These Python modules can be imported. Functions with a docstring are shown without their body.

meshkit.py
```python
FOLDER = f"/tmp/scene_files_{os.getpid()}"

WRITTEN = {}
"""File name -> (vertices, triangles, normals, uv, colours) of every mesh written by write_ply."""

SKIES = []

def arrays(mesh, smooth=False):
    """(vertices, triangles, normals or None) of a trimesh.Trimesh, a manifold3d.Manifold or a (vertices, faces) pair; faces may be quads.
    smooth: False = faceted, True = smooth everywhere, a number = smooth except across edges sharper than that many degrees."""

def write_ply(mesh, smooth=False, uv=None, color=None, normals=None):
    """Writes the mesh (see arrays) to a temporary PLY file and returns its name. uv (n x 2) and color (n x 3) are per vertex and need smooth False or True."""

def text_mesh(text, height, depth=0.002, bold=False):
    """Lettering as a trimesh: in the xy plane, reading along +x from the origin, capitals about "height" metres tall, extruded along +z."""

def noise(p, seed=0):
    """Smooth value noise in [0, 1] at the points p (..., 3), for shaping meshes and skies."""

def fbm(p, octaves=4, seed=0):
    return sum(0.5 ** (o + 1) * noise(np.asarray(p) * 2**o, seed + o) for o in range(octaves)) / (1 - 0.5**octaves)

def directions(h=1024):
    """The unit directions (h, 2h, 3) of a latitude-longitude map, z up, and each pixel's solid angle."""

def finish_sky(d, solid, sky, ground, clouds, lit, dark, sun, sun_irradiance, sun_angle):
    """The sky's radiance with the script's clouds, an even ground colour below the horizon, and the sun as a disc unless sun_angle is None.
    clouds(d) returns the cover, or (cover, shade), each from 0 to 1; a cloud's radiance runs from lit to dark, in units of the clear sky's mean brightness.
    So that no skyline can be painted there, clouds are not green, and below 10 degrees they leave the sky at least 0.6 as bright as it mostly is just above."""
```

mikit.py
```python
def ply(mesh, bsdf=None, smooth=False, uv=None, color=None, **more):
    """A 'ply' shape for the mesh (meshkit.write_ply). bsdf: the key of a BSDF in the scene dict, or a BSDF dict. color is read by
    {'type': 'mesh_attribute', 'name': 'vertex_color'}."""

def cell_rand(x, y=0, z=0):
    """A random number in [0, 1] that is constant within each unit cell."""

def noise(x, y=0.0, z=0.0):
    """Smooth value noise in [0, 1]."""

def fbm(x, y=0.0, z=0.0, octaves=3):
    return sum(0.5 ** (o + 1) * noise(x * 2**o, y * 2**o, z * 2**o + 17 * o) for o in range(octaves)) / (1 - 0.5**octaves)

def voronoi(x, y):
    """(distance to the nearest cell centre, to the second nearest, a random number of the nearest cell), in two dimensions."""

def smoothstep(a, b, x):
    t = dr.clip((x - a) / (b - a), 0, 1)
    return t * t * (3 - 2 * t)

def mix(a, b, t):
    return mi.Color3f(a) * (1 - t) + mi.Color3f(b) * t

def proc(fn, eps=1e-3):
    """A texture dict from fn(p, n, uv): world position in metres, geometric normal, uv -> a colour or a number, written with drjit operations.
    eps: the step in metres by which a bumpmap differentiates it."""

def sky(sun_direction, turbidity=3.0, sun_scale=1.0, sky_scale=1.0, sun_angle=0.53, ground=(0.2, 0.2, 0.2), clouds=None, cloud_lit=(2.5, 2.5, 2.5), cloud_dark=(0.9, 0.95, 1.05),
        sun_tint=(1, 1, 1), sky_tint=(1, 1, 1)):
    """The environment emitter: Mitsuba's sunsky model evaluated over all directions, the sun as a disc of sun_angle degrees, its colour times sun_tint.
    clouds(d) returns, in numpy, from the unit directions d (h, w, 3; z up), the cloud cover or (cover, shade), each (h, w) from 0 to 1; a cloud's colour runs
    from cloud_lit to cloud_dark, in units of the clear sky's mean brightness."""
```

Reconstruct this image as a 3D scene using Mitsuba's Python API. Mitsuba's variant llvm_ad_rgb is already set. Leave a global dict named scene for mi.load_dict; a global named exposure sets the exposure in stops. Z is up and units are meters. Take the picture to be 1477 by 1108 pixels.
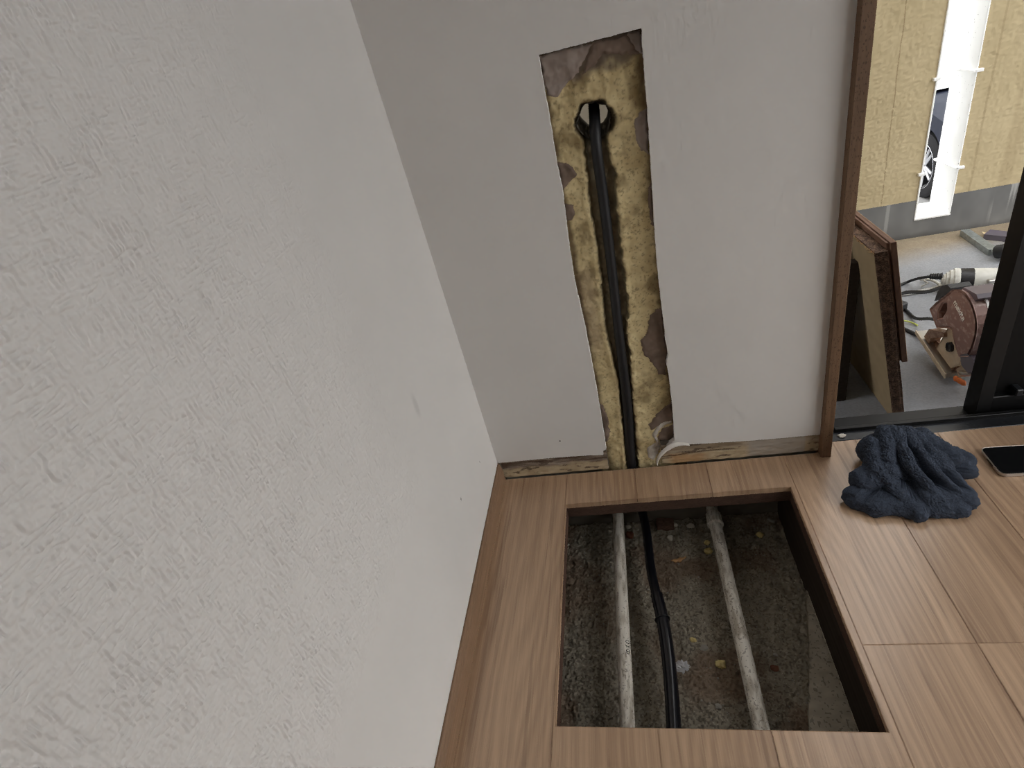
import math, random
import numpy as np, trimesh, mitsuba as mi, drjit as dr, mikit, meshkit
import manifold3d as m3
from shapely.geometry import Polygon, box as sbox, Point, LineString
from shapely.ops import unary_union
from mikit import noise, fbm, smoothstep, mix, cell_rand, proc
T = mi.ScalarTransform4f
scene, labels = {}, {}

# ------------------------------------------------------------------ camera, sky, exposure
scene['camera'] = {'type': 'perspective', 'fov': 85.18, 'fov_axis': 'x', 'near_clip': 0.02,
    'to_world': T().look_at(origin=[0.33628, -0.93583, 0.85779],
                            target=[0.33628 - 0.22304, -0.93583 + 0.82117, 0.85779 - 0.52529],
                            up=[0.12093, 0.55801, 0.82097])}
scene['sky'] = mikit.sky((0.3, 0.75, 0.62), turbidity=6, sun_scale=0.0, sky_scale=1.0, ground=(0.22, 0.22, 0.21),
                         clouds=lambda d: np.ones(d.shape[:2]), cloud_lit=(1.0, 0.995, 0.985), cloud_dark=(0.9, 0.9, 0.9))
exposure = 4.62

# ------------------------------------------------------------------ helpers
rng = np.random.default_rng(7)
def lin(r, g, b):
    c = np.array([r, g, b]) / 255.0
    return [float(v) for v in np.where(c <= 0.04045, c / 12.92, ((c + 0.055) / 1.055) ** 2.4)]
def bsdf(name, color, rough=0.5, spec=0.5, metal=0.0, bump=None, bscale=1.0, eps=5e-4, **kw):
    col = {'type': 'rgb', 'value': color} if isinstance(color, (list, tuple)) else color
    b = {'type': 'principled', 'base_color': col, 'roughness': rough, 'metallic': metal, 'specular': spec, **kw}
    if bump is not None:
        b = {'type': 'bumpmap', 'arbitrary': proc(bump, eps), 'scale': bscale, 'bsdf': b}
    scene[name] = {'type': 'twosided', 'bsdf': b}
    return name
def numbered(k):
    if k not in scene and k not in labels: return k
    i = 1
    while f'{k}_{i:03d}' in scene or f'{k}_{i:03d}' in labels: i += 1
    return f'{k}_{i:03d}'
def add(name, mesh, mat, parent=None, smooth=False, **kw):
    key = numbered(name if parent is None else f'{parent}__{name}')
    scene[key] = mikit.ply(mesh, mat, smooth=smooth, **kw)
    return key
def lab(key, label=None, cat=None, group=None, kind=None):
    d = labels.setdefault(key, {})
    if label: d['label'] = label
    if cat: d['category'] = cat
    if group: d['group'] = group
    if kind: d['kind'] = kind
    return key
def thing(name, label, cat, group=None):
    key = numbered(name)
    return lab(key, label, cat, group)
def cat(*ms): return trimesh.util.concatenate(list(ms))
def box(x0, x1, y0, y1, z0, z1, b=0.0):
    if b <= 0:
        m = trimesh.creation.box(extents=(x1 - x0, y1 - y0, z1 - z0))
        m.apply_translation(((x0 + x1) / 2, (y0 + y1) / 2, (z0 + z1) / 2)); return m
    P = []
    for x, sx in ((x0, 1), (x1, -1)):
        for y, sy in ((y0, 1), (y1, -1)):
            for z, sz in ((z0, 1), (z1, -1)):
                P += [(x + sx * b, y + sy * b, z), (x + sx * b, y, z + sz * b), (x, y + sy * b, z + sz * b)]
    return trimesh.convex.convex_hull(np.array(P))
def hull(P): return trimesh.convex.convex_hull(np.array(P, float))
def extr(poly, h):
    gs = [g for g in getattr(poly, 'geoms', [poly]) if g.area > 1e-9 and hasattr(g, 'exterior')]
    return cat(*[trimesh.creation.extrude_polygon(g, h, engine='earcut') for g in gs])
def remap(m, o, ex, ey, ez):
    """local x, y, z axes -> world vectors"""
    M = np.array([ex, ey, ez], float)
    v = np.asarray(m.vertices) @ M + np.asarray(o, float)
    f = np.asarray(m.faces)
    if np.linalg.det(M) < 0: f = f[:, ::-1]
    return trimesh.Trimesh(v, f, process=False)
def extr_xz(poly, y0, y1): return remap(extr(poly, y1 - y0), (0, y0, 0), (1, 0, 0), (0, 0, 1), (0, 1, 0))
def extr_yz(poly, x0, x1): return remap(extr(poly, x1 - x0), (x0, 0, 0), (0, 1, 0), (0, 0, 1), (1, 0, 0))
def bevel(poly, z0, z1, b):
    """plate with chamfered top edges (shapely polygon in xy)"""
    parts = []
    top = poly.buffer(-b, join_style=2)
    body = extr(poly, z1 - b - z0); body.apply_translation((0, 0, z0)); parts.append(body)
    for g in getattr(poly, 'geoms', [poly]):
        lid = extr(g.buffer(-b, join_style=2), 1e-4); lid.apply_translation((0, 0, z1 - 1e-4)); parts.append(lid)
        for ring in [g.exterior, *g.interiors]:
            a = np.array(ring.coords)[:-1]
            n = len(a)
            sgn = 1 if ring.is_ccw else -1
            d = np.roll(a, -1, 0) - a; d /= np.linalg.norm(d, axis=1, keepdims=True)
            nr = np.stack([-d[:, 1], d[:, 0]], 1) * sgn * (1 if ring is g.exterior else -1)
            npv = np.roll(nr, 1, 0)
            mit = (nr + npv); mit /= np.maximum((mit * nr).sum(1, keepdims=True), 0.2)
            q = a + mit * b
            v = np.vstack([np.c_[a, np.full(n, z1 - b)], np.c_[q, np.full(n, z1)]])
            f = []
            for i in range(n):
                j = (i + 1) % n
                f += [(i, j, n + j), (i, n + j, n + i)]
            parts.append(trimesh.Trimesh(v, f, process=False))
    return cat(*parts)
def tube(path, r, n=14, caps=True):
    P = np.array(path, float); k = len(P)
    r = np.broadcast_to(np.asarray(r, float), (k,))
    t = np.gradient(P, axis=0); t /= np.linalg.norm(t, axis=1, keepdims=True)
    u = np.cross(t[0], [0.3, 0.2, 0.93]); u /= np.linalg.norm(u)
    V = []
    a = np.arange(n) / n * 2 * np.pi
    for i in range(k):
        u = u - t[i] * (u @ t[i]); u /= np.linalg.norm(u)
        w = np.cross(t[i], u)
        V.append(P[i] + r[i] * (np.cos(a)[:, None] * u + np.sin(a)[:, None] * w))
    V = np.vstack(V); F = []
    for i in range(k - 1):
        for j in range(n):
            A, B = i * n + j, i * n + (j + 1) % n
            F += [(A, B, B + n), (A, B + n, A + n)]
    if caps:
        c0, c1 = len(V), len(V) + 1
        V = np.vstack([V, P[0], P[-1]])
        for j in range(n):
            F += [(c0, (j + 1) % n, j), (c1, (k - 1) * n + j, (k - 1) * n + (j + 1) % n)]
    return trimesh.Trimesh(V, F, process=False)
def spline(pts, n=60):
    from scipy.interpolate import CubicSpline
    P = np.array(pts, float)
    s = np.r_[0, np.cumsum(np.linalg.norm(np.diff(P, axis=0), axis=1))]
    return CubicSpline(s, P)(np.linspace(0, s[-1], n))
def lathe(prof, o, axis, n=28):
    """prof: (distance along axis, radius)"""
    axis = np.array(axis, float); axis /= np.linalg.norm(axis)
    return tube([np.array(o) + axis * (d + i * 1e-6) for i, (d, r) in enumerate(prof)], [max(r, 1e-4) for d, r in prof], n)
def lathe2(prof, o, axis, n=28):
    axis = np.array(axis, float); axis /= np.linalg.norm(axis)
    u = np.cross(axis, [0.1, 0.2, 0.97]); u /= np.linalg.norm(u); w = np.cross(axis, u)
    a = np.arange(n) / n * 2 * np.pi
    V = np.vstack([np.array(o) + axis * d + max(r, 1e-5) * (np.cos(a)[:, None] * u + np.sin(a)[:, None] * w) for d, r in prof])
    F = []
    for i in range(len(prof) - 1):
        for j in range(n):
            A, B = i * n + j, i * n + (j + 1) % n
            F += [(A, B, B + n), (A, B + n, A + n)]
    return trimesh.Trimesh(V, F, process=False)
def grid(us, vs, fn):
    """fn(U, V) -> points (..., 3)"""
    U, V = np.meshgrid(us, vs, indexing='ij')
    P = fn(U, V).reshape(-1, 3)
    a, b = len(us), len(vs)
    i, j = np.meshgrid(np.arange(a - 1), np.arange(b - 1), indexing='ij')
    q = (i * b + j).ravel()
    F = np.vstack([np.c_[q, q + b, q + b + 1], np.c_[q, q + b + 1, q + 1]])
    return trimesh.Trimesh(P, F, process=False)
def lump(c, r, seed, amp=0.5, sub=2, freq=2.0):
    m = trimesh.creation.icosphere(subdivisions=sub)
    v = np.array(m.vertices)
    k = 1 + amp * (meshkit.fbm(v * freq + seed * 7.3, 3, seed) - 0.5) * 2
    return trimesh.Trimesh(v * k[:, None] * np.array(r) + np.array(c), m.faces, process=False)
def blob_poly(pts, seed, amp=0.002, step=0.002):
    """irregular outline through pts"""
    ring = Polygon(pts).buffer(0)
    if ring.geom_type != 'Polygon': ring = max(ring.geoms, key=lambda g: g.area)
    L = ring.exterior.length; n = max(12, int(L / step))
    q = np.array([ring.exterior.interpolate(i / n * L).coords[0] for i in range(n)])
    d = np.c_[meshkit.fbm(np.c_[q * 160, np.full(n, seed)], 3, seed), meshkit.fbm(np.c_[q * 160, np.full(n, seed + 5.)], 3, seed + 3)] - 0.5
    return Polygon(q + d * amp * 2).buffer(0)

# ------------------------------------------------------------------ materials
WL = lin(210, 208, 205)
def wall_h(p, n, uv):
    u, v = p.x + p.y, p.z
    wu = u + 0.0016 * (noise(u * 120, v * 120) - 0.5); wv = v + 0.0016 * (noise(u * 110 + 9, v * 110) - 0.5)
    a = noise(wu * 300, wv * 75)            # upright threads
    b = noise(wu * 75 + 31, wv * 330)       # level threads
    c = noise(u * 650, v * 650)
    amp = 0.55 + 0.75 * noise(u * 42 + 5, v * 42)
    return (smoothstep(0.22, 0.62, a) * 0.6 + smoothstep(0.2, 0.62, b) * 0.55 + 0.18 * c) * amp
def spot(p, y, z, ry, rz):
    return 1 - smoothstep(0.6, 1.0, dr.sqrt(dr.square((p.y - y) / ry) + dr.square((p.z - z) / rz)))
def wall_c(p, n, uv):
    u, v = p.x + p.y, p.z
    k = 0.97 + 0.05 * fbm(u * 9, v * 9)
    c = mi.Color3f(WL) * k
    m = spot(p, -0.2414, 0.1838, 0.0018, 0.0042) + spot(p, -0.0988, 0.1454, 0.002, 0.0028)
    bk = 1 - smoothstep(0.6, 1, dr.sqrt(dr.square((p.x - 0.152) / 0.0022) + dr.square((p.z - 0.098) / 0.0025)))
    smudge = 0.16 * (1 - smoothstep(0.2, 1, dr.sqrt(dr.square((p.y + 0.2717) / 0.012) + dr.square((p.z - 0.4158) / 0.03))))
    left = dr.select(p.x < 0.01, 1.0, 0.0); back = dr.select(p.y > -0.003, 1.0, 0.0)
    return mix(c, lin(62, 58, 55), dr.clip((m + smudge) * left + bk * back * (1 - left), 0, 0.9))
bsdf('wallpaper', proc(wall_c), 0.75, 0.25, bump=wall_h, bscale=0.0004, eps=4e-4)
bsdf('wallpaper_flat', proc(wall_c), 0.75, 0.25)
bsdf('ceiling_paint', lin(225, 223, 218), 0.8, 0.2)
def oak(p, n, uv):
    k = dr.floor((p.x - 0.0008) / 0.15); r1 = cell_rand(k, dr.select(p.x > 0.6045, dr.floor((p.y + 0.4175) / 0.9), 0))
    x = p.x + 0.004 * (fbm(p.x * 12, p.y * 3 + r1 * 40) - 0.5) * 2
    g = fbm(x * 300, p.y * 7 + r1 * 50)
    f2 = noise(x * 900, p.y * 30)
    ring = fbm(x * 34 + r1 * 20, p.y * 2.2)
    cath = 0.5 + 0.5 * dr.sin(70 * (x + 0.11 * (fbm(p.x * 8 + r1 * 9, p.y * 1.6) - 0.5)) * 6)
    t = 0.28 * g + 0.14 * f2 + 0.44 * ring + 0.14 * cath
    c = mix(lin(150, 121, 96), lin(193, 163, 134), smoothstep(0.1, 0.95, t))
    dark = smoothstep(0.64, 0.78, fbm(x * 160 + 60, p.y * 5 + r1 * 9)) * 0.28
    return mix(c, lin(104, 76, 54), dark) * (0.95 + 0.10 * r1)
bsdf('oak_floor', proc(oak), 0.32, 0.6, clearcoat=1.0, clearcoat_gloss=0.75)
def chip(p, n, uv):
    a = noise(p.x * 420, p.y * 420, p.z * 420); b = fbm(p.x * 90, p.y * 90, p.z * 90)
    return mix(lin(58, 44, 37), lin(132, 106, 88), smoothstep(0.25, 0.95, 0.55 * a + 0.5 * b))
bsdf('chipboard', proc(chip), 0.8, 0.2, bump=lambda p, n, uv: noise(p.x * 420, p.y * 420, p.z * 420), bscale=0.0006)
def ply_c(p, n, uv):
    return mix(lin(92, 70, 58), lin(134, 104, 88), fbm(p.x * 300, p.y * 8, p.z * 60))
bsdf('subfloor_board', proc(lambda p, n, uv: mix(lin(48, 36, 31), lin(92, 70, 58), 0.5 * noise(p.x * 420, p.y * 420, p.z * 420) + 0.5 * fbm(p.x * 60, p.y * 60, p.z * 90))), 0.8, 0.2)
bsdf('plywood', proc(ply_c), 0.7, 0.3)
def cream_c(p, n, uv):
    return mix(lin(138, 121, 94), lin(156, 138, 110), fbm(p.x * 40, p.y * 40, p.z * 40))
bsdf('dark_shade_timber', proc(lambda p, n, uv: mix(lin(38, 32, 28), lin(58, 49, 42), fbm(p.x * 200, p.y * 6, p.z * 200))), 0.8, 0.2)  # joist tone stands for underfloor shade; own dark colour on the offcut
bsdf('cream_board', proc(cream_c), 0.6, 0.3)
def case_c(p, n, uv):
    g = fbm(p.x * 260, p.y * 260, p.z * 9)
    sp = smoothstep(0.72, 0.8, noise(p.x * 900, p.y * 900, p.z * 260))
    return mix(mix(lin(92, 71, 54), lin(116, 90, 68), g), lin(70, 52, 38), sp * 0.6)
bsdf('brown_trim', proc(case_c), 0.5, 0.4)
bsdf('base_trim', proc(lambda p, n, uv: mix(lin(116, 92, 72), lin(138, 111, 88), fbm(p.z * 500, p.x * 400, p.y * 7))), 0.45, 0.4)
vcol = {'type': 'mesh_attribute', 'name': 'vertex_color'}
bsdf('foam', vcol, 0.9, 0.1, bump=lambda p, n, uv: fbm(p.x * 420, p.z * 420, p.y * 200, 2), bscale=0.0022)
def glue_c(p, n, uv):
    return mix(lin(128, 115, 107), lin(162, 150, 142), fbm(p.x * 60, p.z * 60, 3.0))
bsdf('wall_glue', proc(glue_c), 0.75, 0.2)
bsdf('dark_glue', proc(lambda p, n, uv: mix(lin(98, 83, 73), lin(130, 114, 102), fbm(p.x * 70, p.z * 70, 8.0))), 0.75, 0.2)
bsdf('white_glue', proc(lambda p, n, uv: mix(lin(170, 162, 152), lin(200, 195, 186), fbm(p.x * 200, p.z * 200, 8.0))), 0.8, 0.2)
bsdf('plaster_stained', vcol, 0.85, 0.2, bump=lambda p, n, uv: fbm(p.x * 300, p.z * 300, 1.0, 2), bscale=0.0008)
bsdf('paper_white', lin(208, 204, 197), 0.8, 0.2)
bsdf('black_rubber', lin(22, 23, 26), 0.5, 0.45)
bsdf('black_gloss', lin(17, 18, 24), 0.22, 0.5)
def pvc_c(p, n, uv):
    d = fbm(p.x * 130, p.y * 40, p.z * 130)
    s = smoothstep(0.7, 0.76, noise(p.x * 420, p.y * 380, p.z * 420))
    side = smoothstep(0.35, 0.7, fbm(p.x * 60 + 7, p.y * 9, p.z * 60))
    return mix(mix(lin(172, 163, 148), lin(224, 219, 208), smoothstep(0.25, 0.6, d)), lin(100, 88, 74), dr.clip(0.5 * s + 0.10 * side, 0, 1))
bsdf('dirty_pvc', proc(pvc_c), 0.42, 0.5)
def dirt_c(p, n, uv):
    a = fbm(p.x * 60, p.y * 60); b = noise(p.x * 520, p.y * 520); c = noise(p.x * 210 + 4, p.y * 210)
    col = mix(lin(122, 115, 102), lin(168, 160, 145), 0.6 * a + 0.4 * c)
    col = mix(col, lin(196, 188, 172), smoothstep(0.84, 0.93, b) * 0.7); col = mix(col, lin(70, 62, 52), smoothstep(0.6, 0.75, noise(p.x * 330 + 9, p.y * 330)) * 0.5)
    return mix(col, lin(112, 84, 64), smoothstep(0.55, 0.75, fbm(p.x * 9 + 3, p.y * 9)) * 0.5)
bsdf('dirt', proc(dirt_c), 0.95, 0.1, bump=lambda p, n, uv: fbm(p.x * 300, p.y * 300, 0.0, 2), bscale=0.0035)
bsdf('pale_mortar', proc(lambda p, n, uv: mix(lin(164, 156, 140), lin(196, 188, 172), fbm(p.x * 55, p.y * 90)) * (1 - 0.4 * smoothstep(0.72, 0.8, noise(p.x * 300, p.y * 300)))), 0.9, 0.15)
bsdf('crawl_concrete', proc(lambda p, n, uv: mix(lin(84, 78, 70), lin(108, 102, 92), fbm(p.x * 20, p.z * 20, p.y * 20))), 0.9, 0.1)
bsdf('foam_chip', proc(lambda p, n, uv: mix(lin(196, 176, 110), lin(228, 212, 158), fbm(p.x * 400, p.y * 400, p.z * 400))), 0.85, 0.2)
bsdf('white_chip', lin(206, 200, 188), 0.8, 0.2)
bsdf('grey_chip', lin(150, 146, 138), 0.8, 0.2)
bsdf('red_chip', lin(120, 80, 62), 0.8, 0.2)
bsdf('tan_chip', lin(188, 146, 104), 0.7, 0.2)
bsdf('brick_chip', proc(lambda p, n, uv: mix(lin(74, 54, 46), lin(112, 88, 74), fbm(p.x * 200, p.y * 200, p.z * 300))), 0.85, 0.2)
bsdf('plastic_film', lin(190, 190, 192), 0.25, 0.6)
bsdf('black_metal', lin(13, 13, 14), 0.45, 0.35)
bsdf('sill_metal', lin(30, 32, 36), 0.35, 0.5)
bsdf('black_panel', lin(7, 7, 8), 0.5, 0.2)
# outdoors
def yard_c(p, n, uv):
    base = mix(lin(128, 131, 136), lin(150, 153, 158), fbm(p.x * 7, p.y * 7))
    dry = smoothstep(1.22, 1.42, p.y + 0.12 * (fbm(p.x * 6, p.y * 6) - 0.5))
    base = mix(base, mix(lin(132, 119, 100), lin(150, 137, 116), fbm(p.x * 25, p.y * 25)), dry)
    return base * (0.9 + 0.2 * noise(p.x * 260, p.y * 260))
def yard_r(p, n, uv):
    wet = smoothstep(0.42, 0.6, fbm(p.x * 5 + 2, p.y * 5)) * (1 - smoothstep(1.2, 1.35, p.y))
    return 0.75 - 0.4 * wet
bsdf('yard_concrete', proc(yard_c), proc(yard_r), 0.5, bump=lambda p, n, uv: fbm(p.x * 30, p.y * 90, 0.0, 3), bscale=0.003)
def stucco_c(p, n, uv):
    c = mix(lin(172, 157, 124), lin(188, 173, 140), fbm(p.x * 12, p.z * 12))
    st = smoothstep(0.52, 0.75, fbm(p.x * 26 + 4, p.z * 1.6)) * smoothstep(1.55, 1.75, p.x)
    crack = 1 - smoothstep(0.0010, 0.0024, dr.abs(p.x - 1.357 - 0.006 * (fbm(p.z * 14, 2.0) - 0.5)))
    crack = dr.maximum(crack * smoothstep(0.35, 0.5, noise(p.z * 90, 7.0) + 0.3), 0.5 * (1 - smoothstep(0.002, 0.005, dr.abs(p.x - 1.665 - 0.006 * (fbm(p.z * 9, 5.0) - 0.5)))))
    return mix(c, lin(128, 108, 80), dr.clip(0.22 * st + 0.6 * crack, 0, 1))
bsdf('stucco', proc(stucco_c), 0.85, 0.15)
def plinth_c(p, n, uv):
    c = mix(lin(92, 92, 92), lin(122, 122, 120), fbm(p.x * 14, p.z * 9))
    s = smoothstep(0.6, 0.78, fbm(p.x * 40, p.z * 3)) * smoothstep(1.66, 1.8, p.x)
    s = dr.maximum(s, 0.6 * (1 - smoothstep(0.004, 0.009, dr.abs(p.x - 1.385))) * smoothstep(-0.21, -0.16, p.z))
    low = 1 - smoothstep(-0.215, -0.19, p.z + 0.012 * fbm(p.x * 30, 1.0))
    return mix(mix(c, lin(178, 178, 174), s * 0.55), lin(66, 64, 60), low * 0.5)
bsdf('plinth_concrete', proc(plinth_c), 0.8, 0.25)
bsdf('white_enamel', proc(lambda p, n, uv: mi.Color3f(lin(236, 237, 236)) * (1 - 0.55 * smoothstep(0.86, 0.92, noise(p.x * 260 + 3, p.y * 260, p.z * 130)))), 0.4, 0.5)
bsdf('exterior_wall', lin(168, 160, 146), 0.85, 0.2)
bsdf('asphalt', lin(150, 150, 150), 0.9, 0.2)
bsdf('house_white', lin(238, 238, 236), 0.8, 0.2)
bsdf('car_navy', lin(26, 32, 48), 0.5, 0.3)
bsdf('pale_reflect_glass', lin(196, 202, 208), 0.2, 0.5)  # white reflections put into the pale pane colour
bsdf('tyre', lin(34, 34, 36), 0.8, 0.3)
bsdf('alloy', lin(205, 207, 212), 0.3, 0.6, 0.6)
bsdf('case_brown', proc(lambda p, n, uv: mix(mi.Color3f(lin(136, 108, 102)), mi.Color3f(lin(184, 164, 158)), smoothstep(0.45, 0.85, fbm(p.x * 90, p.y * 90, p.z * 90)) * 0.7)), 0.4, 0.5)
bsdf('dusty_cream', proc(lambda p, n, uv: mix(lin(196, 182, 156), lin(222, 212, 192), fbm(p.x * 70, p.y * 70, p.z * 70))), 0.6, 0.4)
bsdf('smoke_plastic', lin(96, 90, 100), 0.25, 0.6)
bsdf('steel', lin(186, 184, 180), 0.3, 0.6, 0.85)
bsdf('rust_steel', proc(lambda p, n, uv: mix(lin(112, 76, 54), lin(176, 150, 130), fbm(p.x * 130, p.y * 130, p.z * 130))), 0.5, 0.5, 0.4)
bsdf('tool_grey', proc(lambda p, n, uv: mix(lin(184, 184, 176), lin(214, 214, 208), fbm(p.x * 60, p.y * 60, p.z * 60))), 0.5, 0.4)
bsdf('tool_black', lin(26, 27, 30), 0.45, 0.5)
bsdf('teal', lin(50, 150, 150), 0.4, 0.5)
bsdf('orange', lin(222, 122, 62), 0.45, 0.5)
bsdf('letter_white', lin(240, 240, 240), 0.5, 0.4)
bsdf('ink_black', lin(14, 14, 14), 0.6, 0.3)
bsdf('wire_yellow', lin(214, 222, 120), 0.5, 0.4)
bsdf('galvanised', proc(lambda p, n, uv: mix(lin(120, 126, 124), lin(172, 178, 176), fbm(p.x * 90, p.y * 90, p.z * 90))), 0.4, 0.5, 0.5)
bsdf('pale_paper', lin(226, 206, 168), 0.8, 0.2)
def towel_c(p, n, uv):
    return mix(lin(34, 38, 46), lin(70, 78, 92), 0.5 * noise(p.x * 700, p.y * 700, p.z * 700) + 0.5 * fbm(p.x * 120, p.y * 120, p.z * 120))
bsdf('terry', proc(towel_c), 0.95, 0.1, sheen=0.6, bump=lambda p, n, uv: fbm(p.x * 520, p.y * 520, p.z * 520, 2), bscale=0.0016)
bsdf('phone_glass', lin(6, 7, 9), 0.03, 0.6)
bsdf('phone_rim', lin(190, 182, 172), 0.4, 0.6, 0.6)

# ------------------------------------------------------------------ room shell
RX, RY, H = 1.52, -3.0, 2.4
key = add('wall_left', box(-0.12, 0.0, RY, 0.0, -0.012, H), 'wallpaper'); lab(key, 'long white wall with woven-textured wallpaper filling the left side', kind='structure')
def relief(Y, Z):
    q = np.stack([Y, Z, np.zeros_like(Y)], -1)
    wu = Y + 0.0008 * (meshkit.noise(q * 170, 1) - 0.5); wv = Z + 0.0008 * (meshkit.noise(q * 160, 2) - 0.5)
    st = lambda e0, e1, x: np.clip((x - e0) / (e1 - e0), 0, 1) ** 2 * (3 - 2 * np.clip((x - e0) / (e1 - e0), 0, 1))
    n2 = lambda a, b, s_: meshkit.noise(np.stack([a, b, np.zeros_like(a)], -1), s_)
    g1 = st(0.0, 0.26, np.abs(n2(wu * 400, wv * 92, 3) - 0.5)); g2 = st(0.0, 0.22, np.abs(n2(wu * 92, wv * 420, 4) - 0.5))
    m1, m2 = st(0.3, 0.65, n2(wu * 90, wv * 45, 7)), st(0.35, 0.7, n2(wu * 45, wv * 90, 8))
    h = (1 - 0.75 * (1 - g1) * (0.35 + 0.65 * m1)) * (1 - 0.65 * (1 - g2) * (0.3 + 0.7 * m2))
    h = h + 0.40 * (n2(Y * 480, Z * 480, 5) - 0.5) + 0.30 * (n2(Y * 230, Z * 230, 9) - 0.5)
    h *= 0.75 + 0.4 * n2(Y * 40, Z * 40, 6)
    far = np.clip((-0.36 - Y) / 0.22, 0, 1)
    edge = np.minimum(np.minimum(np.clip((-0.31 - Y) / 0.05, 0, 1), np.clip((Z - 0.30) / 0.05, 0, 1)), 1)
    return 0.0005 + 0.0026 * h * (0.35 + 0.65 * far) * edge
rm = grid(np.arange(-0.90, -0.3055, 0.00076), np.arange(0.30, 1.0, 0.00076), lambda Y, Z: np.stack([relief(Y, Z), Y, Z], -1))
rc = rm.vertices[rm.faces[:, 0]]
rm = trimesh.Trimesh(rm.vertices, rm.faces[rc[:, 2] < 1.10 + 1.237 * (rc[:, 1] + 0.578)], process=False); rm.remove_unreferenced_vertices()
key = add('wallpaper_relief', rm, 'wallpaper_flat', 'wall_left', smooth=True)
lab(key, 'embossed woven texture of the wallpaper near the viewer')
key = add('ceiling', box(-0.12, RX + 0.1, RY - 0.1, 0.15, H, H + 0.1), 'ceiling_paint'); lab(key, kind='structure')

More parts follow.
